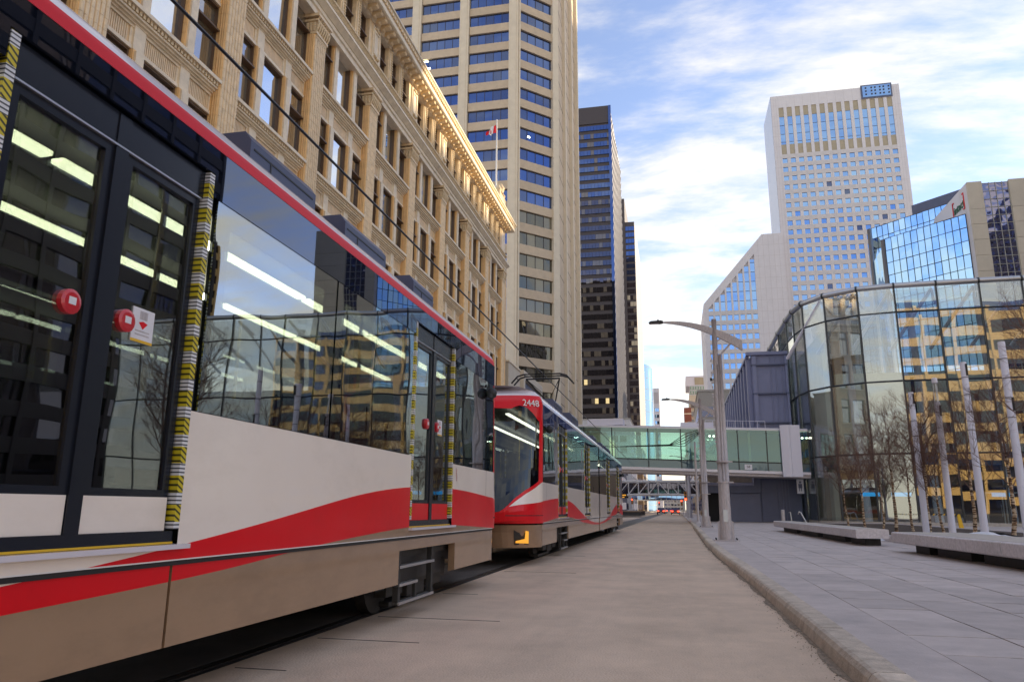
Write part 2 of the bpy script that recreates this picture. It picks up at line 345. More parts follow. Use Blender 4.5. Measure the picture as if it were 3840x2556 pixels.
# ------------------------------------------------------------------ the setting
o = obj('ground', MB().quad((-2500, -600, -.012), (2500, -600, -.012), (2500, 5000, -.012), (-2500, 5000, -.012)), M['concrete']); o['kind'] = 'structure'
o = obj('road', MB().grid(lambda a, b: (-9.6+11.2*b, -40+900*a, 0), 30, 2), M['asphalt']); o['kind'] = 'structure'
KX = [(-30, 1.16), (3, 1.15), (6, 1.15), (8, 1.15), (13.8, 1.09), (19, .96), (25, .90), (35, .94), (50, 1.0), (80, 1.1), (116, 1.17), (800, 1.2)]
def kx(y):
    for (a, p), (b, q) in zip(KX, KX[1:]):
        if y <= b: return p+(q-p)*(y-a)/(b-a)
    return 1.2
side = thing('sidewalk', 'grey stone paved sidewalk and plaza beside the road', 'sidewalk', (10, 20, 0)); side['kind'] = 'structure'; del side['category']
mb = MB(); ys = [-30, -10, 0, 3, 6, 8, 11, 14, 17, 20, 25, 30, 40, 50, 65, 80, 116, 300, 800]
for a, b in zip(ys, ys[1:]): mb.quad((kx(a)+.2, a, .105), (90, a, .105), (90, b, .105), (kx(b)+.2, b, .105))
obj('bedding', mb, M['grout'], side)
PW, PD, g = .735, .9, .007
pv = mesh('paver', MB().prism([(-PW/2+g, -PD/2+g), (PW/2-g, -PD/2+g), (PW/2-g, PD/2-g), (-PW/2+g, PD/2-g)], 'z', -.03, 0), M['paver'])
far = MB(); cnt = 0
for i in range(0, 34):
    for j in range(0, 72):
        x = 1.85-PW/2+PW*i; y = .45+PD*j
        inview = x/max(y, .1) < .5 and y > 2.6
        if x < kx(y)+.27+PW/2-.1: continue
        if inview and y < 13.5 and cnt < 300:
            cnt += 1; p = fromme('paver', pv, side, (x, y, .13+random.uniform(-.0022, .0022)), rot=(random.gauss(0, .0016), random.gauss(0, .0016), 0))
        elif y > 0: far.box(x-PW/2+g, x+PW/2-g, y-PD/2+g, y+PD/2-g, .1, .13+random.uniform(-.002, .002))
stuff(obj('pavers', far, M['paver'], side))
mb = MB()
for a, b in zip(ys, ys[1:]): mb.quad((kx(a)+.2, a, .126), (kx(a)+1.15, a, .126), (kx(b)+1.15, b, .126), (kx(b)+.2, b, .126))
obj('edge_strip', mb, M['paver'], side)
mb = MB().quad((1, 65.5, .128), (90, 65.5, .128), (90, 400, .128), (1, 400, .128)); obj('far_paving', mb, M['paver'], side)
ke = thing('kerb', 'pale worn concrete kerb along the right edge of the road', 'kerb', (1.2, 8, 0)); ke['kind'] = 'structure'; del ke['category']
y = -4.
while y < 420:
    L_ = 1.9 if y < 60 else 12.; mb = MB(); k = 4
    def kr(a, q):
        yy = y+.007+(L_-.014)*a; x = kx(yy); return [(x-.01, yy, -.03), (x+.015, yy, .09), (x+.04, yy, .125), (x+.07, yy, .137), (x+.245, yy, .137), (x+.25, yy, .1)][q]
    mb.grid(lambda a, b: kr(a, round(b*5)), k, 5)
    for a in (0, 1): mb.poly([kr(a, q) for q in (range(6) if a == 0 else reversed(range(6)))])
    obj('kerb_stone', mb, M['kerb'], ke, org=(kx(y), y, 0)); y += L_
# grime along the gutter: its own uneven band of grit
random.seed(3); mb = MB(); pts = []
for i in range(220):
    y = 2.5+i*.22; pts.append((y, .015+.05*random.random()+.035*math.sin(y*1.7)**2))
for (a, p), (b, q) in zip(pts, pts[1:]):
    mb.quad((kx(a)-p, a, .004), (kx(a)+.02, a, .004), (kx(b)+.02, b, .004), (kx(b)-q, b, .004))
M['grit'] = mat('gutter_grit', (.27, .215, .165), .95, var=.5, vs_=14, bump=.8, bs=60)
o = obj('gutter_grit', mb, M['grit']); o['kind'] = 'stuff'; o['label'] = 'dark grit lying in the gutter along the kerb'
gr = MB()
for i in range(1500):
    y = 2.6+28*random.random()**1.6; x = kx(y)-.02-abs(random.gauss(0, .07)); s = random.uniform(.0015, .004); gr.box(x-s, x+s, y-s, y+s, .002, .002+s)
o = obj('gutter_gravel', gr, M['grit']); o['kind'] = 'stuff'; o['label'] = 'loose gravel crumbs scattered beside the kerb'
tr = thing('tram_track', 'sunken steel tram rails set in the paving', 'track', (-4.1, 10, 0)); tr['kind'] = 'structure'; del tr['category']
for x in (-3.3825, -4.8175, -7.4, -8.85):
    mb = MB().box(x-.035, x+.035, -30, 500, -.01, .010); obj('rail', mb, M['rail'], tr, org=(x, 0, 0))
    mb = MB().box(x+.036, x+.085, -30, 500, -.01, .004).box(x-.085, x-.036, -30, 500, -.01, .004); obj('rail_groove', mb, M['black'], tr, org=(x, 0, 0))
M['dark_strip'] = mat('dark_paving', (.085, .075, .068), .6, var=.4, vs_=2.2)  # dark tone for the track bed and the joints
obj('track_bed', MB().box(-4.73, -3.47, -30, 500, -.01, .005), M['dark_strip'], tr)
# saw-cut joints across the road slab
rj = thing('road_joint_lines', 'thin dark saw cut joints across the road', 'road joints', (0, 0, 0)); rj['kind'] = 'structure'; del rj['category']
for y in (3.9, 5.2, 6.5, 7.9, 10.2, 14, 19, 25, 33): obj('road_joint', MB().box(-3.2, -3.25+.9+.5*math.sin(y), y, y+.012, -.01, .0035), M['dark_strip'], rj, org=(-3, y, 0))
o = obj('left_sidewalk', MB().box(-15.2, -9.7, -40, 600, -.01, .14), M['concrete']); o['kind'] = 'structure'
# ------------------------------------------------------------------ the department store on the left
FX = -15.; PIT = 6.19; Y0 = 14.3; KS = range(-2, 9)
hb = thing('department_store', 'long cream terracotta department store with pilasters and bracketed cornice behind the trams', 'building', (-15, 30, 0))
YE = 65.35; YB = Y0+PIT*-2
mb = MB().box(-45, FX-.95, -22, YE-.02, 0, 28).box(FX-.95, FX-.1, -22, YB, 0, 28).box(FX-.95, FX-.35, YB, YE-.3, 0, 5.6)
mb.box(FX-.95, FX-.02, YE-.6, YE, 0, 22.86)
obj('wall', mb, M['terra'], hb)
obj('shopfront', MB().box(FX-.34, FX-.3, YB, YE-1.6, .4, 4.8), M['store_glass'], hb)
def ext(mb, prof, mi=0, y0=YB-14, y1=YE+.02):  # profile (d, z) swept along the street
    mb.prism([(FX+d, z) for d, z in prof], 'y', y0, y1, mi)
mb = MB(); ext(mb, [(-.9, 22.87), (-.06, 22.87), (-.06, 23.14), (.02, 23.18), (.02, 23.38), (-.9, 23.38)]); obj('architrave', mb, M['trim'], hb)
mb = MB(); ext(mb, [(-.9, 23.38), (.06, 23.382), (.26, 23.58), (.30, 23.60), (.30, 23.74), (.20, 23.80), (-.08, 23.92), (-.9, 23.92)]); obj('string_course', mb, M['trim'], hb)
mb = MB(); ext(mb, [(-.9, 23.92), (-.14, 23.922), (-.14, 24.40), (-.9, 24.40)]); obj('attic_base', mb, M['white_conc'], hb)
mb = MB(); ext(mb, [(-.9, 24.40), (-.10, 24.402), (-.02, 24.52), (.06, 24.54), (.06, 24.64), (-.9, 24.66)]); obj('attic_sill_band', mb, M['orn'], hb)
mb = MB(); ext(mb, [(-.9, 26.99), (-.14, 26.99), (-.10, 27.06), (-.02, 27.12), (-.02, 27.26), (-.9, 27.26)]); obj('bed_moulding', mb, M['trim'], hb)
mb = MB(); ext(mb, [(-.9, 27.262), (.60, 27.262), (.66, 27.30), (.66, 27.58), (-.9, 27.58)], y1=YE+.65); obj('corona', mb, M['trim'], hb)
mb = MB(); ext(mb, [(-.9, 27.58), (.60, 27.582), (.64, 27.66), (.76, 27.90), (-.9, 27.92)], y1=YE+.75); obj('cornice_moulding', mb, M['orn'], hb)
mb = MB(); ext(mb, [(-.9, 27.92), (.80, 27.922), (.82, 28.02), (.6, 28.1), (-.9, 28.3)], y1=YE+.8); obj('cornice_cap', mb, M['trim'], hb)
bk = mesh('bracket', MB().prism([(-.02, 26.98), (.10, 26.98), (.16, 27.08), (.46, 27.10), (.50, 27.16), (.50, 27.258), (-.02, 27.258)], 'y', 0, .3), M['terra_tile'])
i = 0
while YB+.61*i < YE-.2:
    fromme('bracket', bk, hb, (FX, YB+.61*i, 0)); i += 1
# small egg moulding under the corona edge
mb = MB()
for i in range(int((YE-YB)/.3)): mb.box(FX+.60, FX+.735, YB+.3*i, YB+.3*i+.17, 27.66, 27.82)
stuff(obj('egg_moulding', mb, M['terra_tile'], hb))
BW = PIT-1.0                                             # clear bay width
NW, MW = 1.30, .46; WW = BW-2*NW-2*MW
def spandrel():
    s = MB(); s.box(-.95, -.45, 0, BW, -1.27, -.002)
    s.box(-.95, -.02, -.0, BW, -.13, 0, 1)
    for k in range(int(BW/.16)): s.box(-.3, -.09, .03+.16*k, .13+.16*k, -.27, -.131, 2)
    s.box(-.46, -.14, 0, BW, -.34, -.271, 1); s.box(-.46, -.22, 0, BW, -.41, -.341, 1); s.box(-.46, -.30, 0, BW, -.47, -.411, 1)
    for a in (0, NW+.0, NW+MW+WW):
        if a: s.box(-.46, -.32, a, a+MW, -1.27, -.471, 1)
    s.box(-.46, -.34, 0, BW, -1.27, -1.16, 1) if 0 else None
    for a, b in ((0, NW), (NW+MW, NW+MW+WW), (BW-NW, BW)):
        s.box(-.46, -.36, a, b, -1.27, -1.15, 1); s.box(-.46, -.37, a, b, -.56, -.472, 1)
        s.box(-.46, -.40, a, a+.1, -1.15, -.56, 1); s.box(-.46, -.40, b-.1, b, -1.15, -.56, 1)
        k = a+.13
        while k < b-.16: s.box(-.46, -.415, k, k+.055, -1.13, -.58); k += .085
    return s
sp_me = mesh('spandrel', spandrel(), [M['terra_tile'], M['trim'], M['orn']])
def mullion():
    s = MB(); s.box(-.95, -.30, 0, MW, .001, 3.0); s.box(-.30, -.22, .06, MW-.06, .03, 2.94, 1)
    for k in range(8): s.box(-.80, -.34, -.015, MW+.015, .02+.372*k, .02+.372*k+.352)
    return s
mu_me = mesh('mullion', mullion(), [M['terra'], M['trim']])
def winframe(wd, ht, bar):
    s = MB(); f = .07; s.box(-.90, -.70, 0, f, 0, ht).box(-.90, -.70, wd-f, wd, 0, ht).box(-.90, -.70, f, wd-f, 0, f).box(-.90, -.70, f, wd-f, ht-f, ht)
    if bar: s.box(-.92, -.56, f, wd-f, bar, bar+.06); s.box(-.92, -.62, f, wd-f, bar+.061, bar+.14)
    return s
wf_me = {(wd, b): mesh('window_frame', winframe(wd, h_, b), M['wood']) for wd, h_, b in ((NW, 2.99, 1.95), (WW, 2.99, 0), (1.15, 2.27, 1.1))}
gl_me = {}
def gpane(wd, z0, z1, m):
    k = (wd, z0, z1, m.name)
    if k not in gl_me: gl_me[k] = mesh('pane', MB().box(0, .02, .07, wd-.07, z0, z1), m)
    return gl_me[k]
def store_window(y, z, wd, bar, ht, bright):
    wo_ = fromme('window', wf_me[(wd, bar)], hb, (FX+.27, y, z)); g_ = M['store_glass'] if bright else M['store_glass_dim']
    for a, b in (((.07, bar), (bar+.06, ht-.08)) if bar else ((.07, ht-.08),)):
        p = bpy.data.objects.new('pane', gpane(wd, a, b, g_)); C.objects.link(p); p.parent = wo_; p.location = (-.84, 0, 0); p.rotation_euler = (0, random.gauss(0, .004), random.gauss(0, .006))
# pilasters with ribbed tiles
CO = .366
def ribs(y0, y1): return [(y0, 0), (y0+.02, .045), ((y0+y1)/2, .062), (y1-.02, .045), (y1, 0)]
tile_me = mesh('tile', MB().prism([(d-.07, y) for y, d in ribs(.006, .161)], 'z', .006, CO-.006), M['terra_tile'])
def pil_core():
    s = MB(); s.box(-.95, -.07, 0, 1.0, 5.6, 21.9)
    return s
pil_me = mesh('pilaster', pil_core(), M['terra'])
def tiles(cols, z0, z1, sides=True):
    s = MB(); z = z0
    while z < z1-.1:
        h = min(CO, z1-z)
        if cols:
            for c in range(6): s.prism([(d-.07, y) for y, d in ribs(.006+.1667*c, .161+.1667*c)], 'z', z+.006, z+h-.006)
        if sides:
            for sg in (0, 1):
                y = -.0 if sg == 0 else 1.0; q = -1 if sg == 0 else 1
                s.box(-.72, -.34, min(y, y+q*.05), max(y, y+q*.05), z+.005, z+h-.005, 1)
                for c in (-.29, -.20, -.12): s.tube([(c, y+q*.012, z+.005), (c, y+q*.012, z+h-.005)], .045, 6, 1, cap=False)
        z += h
    return s
ti_full = mesh('tiles', tiles(True, 5.6, 21.9), [M['terra_tile'], M['terra']]); ti_side = mesh('tiles', tiles(False, 5.6, 21.9), [M['terra_tile'], M['terra']])
def capital():
    s = MB(); s.box(-.95, .03, -.06, 1.06, 21.9, 22.02); s.box(-.95, -.02, -.02, 1.02, 22.02, 22.52, 1); s.box(-.95, .08, -.10, 1.10, 22.52, 22.62); s.box(-.95, .16, -.16, 1.16, 22.72, 22.865)
    for k in range(7):
        y = -.02+.17*k; s.tube([(-.02, y, 22.03), (.05, y, 22.2), (.10, y, 22.42), (.05, y, 22.5)], [.05, .06, .07, .04], 5, 1)
        s.tube([(.06, y, 22.62), (.12, y, 22.67), (.06, y, 22.72)], [.05, .07, .05], 6, 1)
    for k in range(5):
        x = -.1-.17*k
        for y in (-.05, 1.05): s.tube([(x, y, 22.03), (x, y, 22.45)], [.05, .07], 5, 1)
    for k in range(12): s.box(-.07, .0, .03+.08*k, .08+.08*k, 21.72-.1*(k % 2), 21.9, 1)
    return s
cap_me = mesh('capital', capital(), [M['terra_tile'], M['orn']])
tcount = 0
for k in KS:
    y = Y0+PIT*k
    p = fromme('pilaster', pil_me, hb, (FX, y, 0)); fromme('capital', cap_me, hb, (FX, y, 0))
    if k == 8:
        obj('corner_pier', MB().box(FX-.95, FX-.06, y+1.06, YE, 5.6, 22.8), M['trim'], hb)
    near = k in (0, 1)
    t = bpy.data.objects.new('tiles', ti_side if near else ti_full); C.objects.link(t); t.parent = p; stuff(t)
    if near:
        z0, z1 = {0: (5.6+CO*18, 5.6+CO*38), 1: (5.6+CO*10, 5.6+CO*40)}[k]
        z = z0
        while z < z1-.1:
            for c in range(6):
                q = bpy.data.objects.new('tile', tile_me); C.objects.link(q); q.parent = p; q.location = (random.uniform(-.004, .002), .1667*c, z)
            z += CO
        rest = tiles(True, 5.6, z0, False); r2 = tiles(True, z1, 21.9, False); nn = len(rest.v)
        rest.v += r2.v; rest.f += [tuple(a+nn for a in f) for f in r2.f]; rest.m += r2.m
        t = bpy.data.objects.new('tiles', mesh('tiles', rest, [M['terra_tile'], M['terra']])); C.objects.link(t); t.parent = p; stuff(t)
    if k == 8: continue
    yb = y+1.0
    for r_ in range(4):
        zs = 7.16+4.27*r_
        fromme('spandrel', sp_me, hb, (FX, yb, zs))
        fromme('mullion', mu_me, hb, (FX, yb+NW, zs)); fromme('mullion', mu_me, hb, (FX, yb+NW+MW+WW, zs))
        for a, wd, bar in ((0, NW, 1.95), (NW+MW, WW, 0), (BW-NW, NW, 1.95)):
            store_window(yb+a, zs, wd, bar, 2.99, random.random() < (.8 if bar == 0 else .45))
def attic():
    s = MB()
    for a, b in ((0, 1.30), (2.45, 3.02), (4.17, 4.74), (5.89, PIT)): s.box(-.95, -.20, a, b, 24.66, 26.99)
    s.box(-.2, -.12, .05, 1.0, 24.9, 26.85, 1)
    for a, b in ((.16, .26), (.79, .89)): s.box(-.12, -.07, a, b, 25.15, 26.6, 1)
    s.box(-.12, -.07, .26, .79, 25.15, 25.25, 1); s.box(-.12, -.07, .26, .79, 26.5, 26.6, 1)
    for c in ((.52, 26.72, .14), (.52, 25.02, .14), (.3, 25.05, .09), (.75, 25.05, .09), (.3, 26.7, .09), (.75, 26.7, .09)):
        s.tube([(-.12, c[0], c[1]), (-.02, c[0], c[1]), (.01, c[0], c[1])], [c[2], c[2]*.8, c[2]*.3], 7, 2)
    for y in (2.735, 4.455):
        s.box(-.2, -.13, y-.16, y+.16, 24.7, 26.95, 1)
        for q in range(13): z = 24.85+.16*q; s.tube([(-.12, y, z), (-.12, y, z+.05), (-.12, y, z+.10), (-.12, y, z+.15)], [.04, .085, .085, .03], 6, 2)
    return s
at_me = mesh('attic_wall', attic(), [M['terra_tile'], M['trim'], M['orn']])
for k in range(-2, 8):
    y = Y0+PIT*k; fromme('attic_wall', at_me, hb, (FX, y, 0))
    for a in (1.30, 3.02, 4.74): store_window(y+a, 24.70, 1.15, 1.1, 2.27, random.random() < .6)
obj('attic_corner', MB().box(FX-.95, FX-.16, Y0+PIT*8, YE-.02, 24.66, 26.99), M['terra_tile'], hb)
obj('roof', MB().box(-45, FX-.92, -22, YE-.3, 28.001, 28.25), M['concrete'], hb)
mb = MB().box(FX-.7, FX+.05, 62.0, 65.2, 28.3, 29.1).box(FX-.6, FX-.05, 62.5, 64.9, 29.1, 30.2)
for y, z, r_ in ((62.9, 30.5, .35), (63.7, 30.9, .45), (64.4, 30.4, .35), (62.3, 29.4, .3), (65, 29.4, .3)): mb.tube([(FX-.35, y, z-r_), (FX-.3, y, z), (FX-.35, y, z+r_)], [r_*.8, r_, r_*.5], 8)
o = obj('rooftop_ornament', mb, M['orn'], hb)
fp = thing('flagpole', 'white flagpole with a red and white maple leaf flag above the store cornice', 'flagpole', (-15.6, 63.2, 28.2))
obj('pole', MB().tube([(-15.6, 63.2, 28.2), (-15.6, 63.2, 37.75)], [.1, .06], 8), M['white'], fp); obj('finial', MB().tube([(-15.6, 63.2, 37.72), (-15.6, 63.2, 37.85), (-15.6, 63.2, 37.98)], [.05, .12, .03], 8), M['white'], fp)
def flag(a, b):
    u = a*2.0; return (-15.7-.40*u+.06*math.sin(u*5+b), 63.2-.30*u+.12*math.sin(u*6+b*2), 37.55-b*.95*(1-.25*a)-.62*u+.5*b*a*a)
mb = MB(); NU, NV = 16, 8
mb.grid(flag, NU, NV)
for i in range(NU*NV): mb.m[i] = 0 if (4 <= i//NV < 12) else 1
for a, b in ((7, 3), (8, 3), (7, 4), (8, 4), (8, 2), (7, 2), (6, 4), (9, 4), (8, 5), (7, 5)): mb.m[a*NV+b] = 1
obj('flag', mb, [M['white'], M['red']], fp)
# ------------------------------------------------------------------ low annex and the tan tower
an = thing('annex', 'low blank beige annex wall between the store and the tan tower', 'building', (-16, 70, 0))
obj('wall', MB().box(-26, -15, 66.6, 71.9, 0, 14.65), M['beige'], an); obj('coping', MB().box(-26, -14.9, 66.5, 72, 14.65, 14.8), M['trim'], an)
an2 = thing('annex', 'second low beige annex block with a framed dark opening beneath the tan tower', 'building', (-16, 78, 0))
obj('wall', MB().box(-26, -15.2, 73.9, 84, 0, 14.1), M['slate2'], an2)
obj('frame', MB().box(-26, -14.9, 73.4, 74.2, 0, 15.1).box(-26, -14.9, 74.2, 84.4, 14.2, 15.1).box(-15.4, -14.9, 83.6, 84.4, 0, 14.2), M['beige'], an2)
TW = thing('tan_tower', 'tan stone office tower with blue glass bands rising behind the store', 'building', (-26, 120, 0))
S12 = 115/95; yF = 115.
Hh = 135.
fF = Fr((-24.55, yF, 0), 0)                               # front: u runs negative to the left
fC = Fr((-24.3, yF+.1, 0), R(45))                         # chamfer
obj('core', MB().prism([(-66, 115.75), (-24.9, 115.75), (-20.3, 120.4), (-20.3, 152), (-66, 152)], 'z', 0, Hh), M['dark'], TW)
pitch, zt = 3.88, 89.72
bays = [(-9.25, -1.75), (-18.57, -11.07), (-27.9, -20.4), (-37.2, -29.7)]
PT = []
for u0, u1 in bays+[(-1.75, 0)]: pass
for a in (0, -9.32, -18.64, -27.96):
    mb = MB(); fbox(mb, fF, a-1.75, a, 0, Hh, -.9, .35); fbox(mb, fF, a-1.35, a-.4, 0, Hh, .35, .45)
    obj('pier', mb, M['tan_b'], TW)
    mb = MB()
    for k in range(-11, 24): fbox(mb, fF, a-1.76, a+.01, zt-pitch*k-.03, zt-pitch*k+.02, .3, .353)
def rows(): return [zt-pitch*k for k in range(-11, 23)]
wins = []
sp_t = {}
def tower_spandrel(fr, u0, u1, t):
    k = round(u1-u0, 3)
    if k not in sp_t: sp_t[k] = mesh('spandrel', MB().box(0, u1-u0, 0, .9, 0, 1.6), M['tan_a'])
    fromme('spandrel', sp_t[k], TW, fr.p(u0, t), rot=(0, 0, fr.a))
for bi, (u0, u1) in enumerate(bays):
    for t in rows():
        if t < 100 and (bi < 2 or t > 60) and bi < 3: tower_spandrel(fF, u0, u1, t)
    mb = MB()
    for t in rows():
        for c in range(1, 5): fbox(mb, fF, u0+1.5*c-.035, u0+1.5*c+.035, t-2.28, t, -.4, -.28)
    stuff(obj('window_bars', mb, M['bronze'], TW))
    for t in rows():
        for c in range(5): wins.append((fF, u0+1.5*c+.05, t-2.28, 1.4, 2.28, (bi == 0)*3+(bi == 1 and t > 55)*2+(bi == 2 and t > 75)*1.5+(t < 100)-(t > 97)*5, t))
CL = 7.97
for t in rows():
    if t < 100: tower_spandrel(fC, .05, CL-.9, t)
mb = MB()
for t in rows():
    for c in range(1, 4): fbox(mb, fC, .05+1.755*c-.035, .05+1.755*c+.035, t-2.28, t, -.4, -.28)
    for c in range(4): wins.append((fC, .05+1.755*c+.045, t-2.28, 1.66, 2.28, 5-(t > 97)*8, t))
stuff(obj('window_bars', mb, M['bronze'], TW))
mb = MB(); fbox(mb, fC, CL-.9, CL+.35, 0, Hh, -.9, .3); obj('pier', mb, M['tan_b'], TW)
mb = MB(); fbox(mb, fC, -.25, .04, 0, Hh, -.6, .1); obj('pier', mb, M['tan_b'], TW)
# stepped fins on the street side
for yy, xx in ((130.9, -18.4), (140.4, -18.3), (149.4, -18.2)):
    obj('fin', MB().box(-20.4, xx, yy, yy+1.2, 0, Hh), M['tan_b'], TW, org=(-20, yy, 0))
for a, b in ((121.4, 130.9), (132.1, 140.4), (141.6, 149.4)):
    mb = MB().box(-20.31, -18.95, a+1.2, b, 0, Hh); obj('side_panel', mb, M['tan_a'], TW)
    mb = MB()
    for t in rows(): mb.box(-20.25, -19.3, a, a+1.2, t-2.28, t)
    stuff(obj('slit_windows', mb, M['bronze_glass'], TW))
    mb = MB()
    for t in rows(): mb.box(-18.95, -18.92, a+1.2, b, t-1, t-.95)
    stuff(obj('panel_joints', mb, M['dark'], TW))
wins.sort(key=lambda q: -q[5]); random.seed(11); rest = {}
for i, (fr, u, v, wd, ht, _, t) in enumerate(wins):
    g_ = M['blue_glass'] if random.random() > .22 else M['blue_glass2']
    if t < 52 and fr is fC: g_ = random.choice([M['dark_refl_glass'], M['dark_refl_glass'], M['dark_refl_blind']])  # lower chamfer rows: dark reflections put into the glass colour
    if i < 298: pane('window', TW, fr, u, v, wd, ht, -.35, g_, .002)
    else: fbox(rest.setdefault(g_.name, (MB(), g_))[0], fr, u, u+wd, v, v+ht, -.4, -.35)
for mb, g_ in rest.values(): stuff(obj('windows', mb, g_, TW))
mb = MB()
for fr, u, v, wd in ((fF, -19.3+1.5, 82.0-1.95, 1.1), (fF, -18.4, 82.0-.5, 1.2), (fF, -18.4, 80.2, .8), (fC, 1.9, 65, .5)): fbox(mb, fr, u, u+wd, v, v+.3, -.345, -.33)
obj('office_light', mb, M['strip_light'], TW)
# ------------------------------------------------------------------ light rail cars
HL = 12.1                                                 # half length of the straight body
def lerp(T, x):
    if x <= T[0][0]: return T[0][1]
    for (a, p), (b, q) in zip(T, T[1:]):
        if x <= b: return p+(q-p)*(x-a)/(b-a)
    return T[-1][1]
UPT = [(-2, 1.26), (0, 1.30), (.6, 1.33), (1.14, 1.36), (2.1, 1.39), (3.0, 1.385), (3.77, 1.37), (4.94, 1.28), (5.43, 1.21), (6.68, 1.03), (7.5, .93), (8.4, .83), (9.2, .76), (10.4, .69), (12.1, .66)]
LOT = [(-2, .84), (0, .85), (.24, .86), (2.13, .94), (3.0, .95), (3.77, .95), (4.89, .90), (5.92, .85), (6.64, .78), (7.5, .73), (8.66, .69), (10, .63), (12.1, .60)]
def soft(T, e): return sum(lerp(T, e+.14*k)*(7-abs(k)) for k in range(-6, 7))/49
def up(e): return soft(UPT, e)
def lo(e): return soft(LOT, e)
ROOFP = [(3.39, 1.3), (3.47, 1.285), (3.56, 1.235), (3.65, 1.14), (3.73, .98), (3.79, .75), (3.83, .4), (3.85, 0)]
CAR_M = [M['cream'], M['red'], M['grey_paint']]
def band(mb, e0, e1, f0, f1, c0, c1, mi, sx=1, sy=1, X=1.3, n=None):
    """strip of the body side between the curves f0(e) and f1(e), clipped to c0..c1"""
    n = n or max(1, int(abs(e1-e0)/.16))
    for i in range(n):
        a = e0+(e1-e0)*i/n; b = e0+(e1-e0)*(i+1)/n
        q = [min(max(v, c0), c1) for v in (f0(a), f1(a), f0(b), f1(b))]
        if q[1]-q[0] < 1e-4 and q[3]-q[2] < 1e-4: continue
        mb.quad((sx*X, sy*(HL-a), q[0]), (sx*X, sy*(HL-b), q[2]), (sx*X, sy*(HL-b), q[3]), (sx*X, sy*(HL-a), q[1]), mi)
LN = [(.36, .80), (.80, .95), (.82, 1.02), (.86, 1.22), (1.10, 1.30), (1.25, 1.22), (1.40, 1.10), (1.70, 1.0), (3.0, .50), (3.06, .62), (3.25, .62), (3.42, .50), (3.6, .26), (3.85, -.5)]
def nose(t, z):
    a = t*math.pi/2; xr = 1.3 if z < 3.39 else lerp(ROOFP, z)
    if z < .84: xr = 1.28
    return (xr*math.cos(a)**.62, HL+lerp(LN, z)*math.sin(a)**1.25, z)
def nband(mb, t0, t1, f0, f1, mi, nt=14, nz=4):
    for i in range(nt):
        ta, tb = t0+(t1-t0)*i/nt, t0+(t1-t0)*(i+1)/nt
        for j in range(nz):
            def P(t, k): z0, z1 = f0(t), f1(t); return nose(t, z0+(z1-z0)*k/nz)
            if f1(ta)-f0(ta) < 1e-4 and f1(tb)-f0(tb) < 1e-4: continue
            mb.quad(P(ta, j), P(tb, j), P(tb, j+1), P(ta, j+1), mi)
def diag(t):  return lerp([(0, 1.73), (.20, 1.73), (.38, 1.60), (.49, 1.52), (.58, 1.43), (.66, 1.32), (.73, 1.17), (.80, 1.08), (1, 1.03)], t)   # lower edge of the windshield
def rim(t):   return lerp([(0, 1.70), (.1, 1.69), (.22, 1.63), (.49, 1.44), (.61, 1.31), (.70, 1.18), (.8, 1.03), (1, .98)], t)
def nup(t):   return min(rim(t), lerp([(0, 1.30), (.36, 1.25), (.57, 1.22), (.70, 1.18), (1, 1.1)], t))
def visor(t): return lerp([(0, 3.05), (.20, 3.0), (.26, 3.0), (.39, 3.14), (.54, 3.28), (.67, 3.31), (.75, 3.23), (1, 3.25)], t)
K = lambda v: (lambda t: v)
DB, DA = (2.18, 3.73), (7.55, 9.07)                       # door openings measured from the end
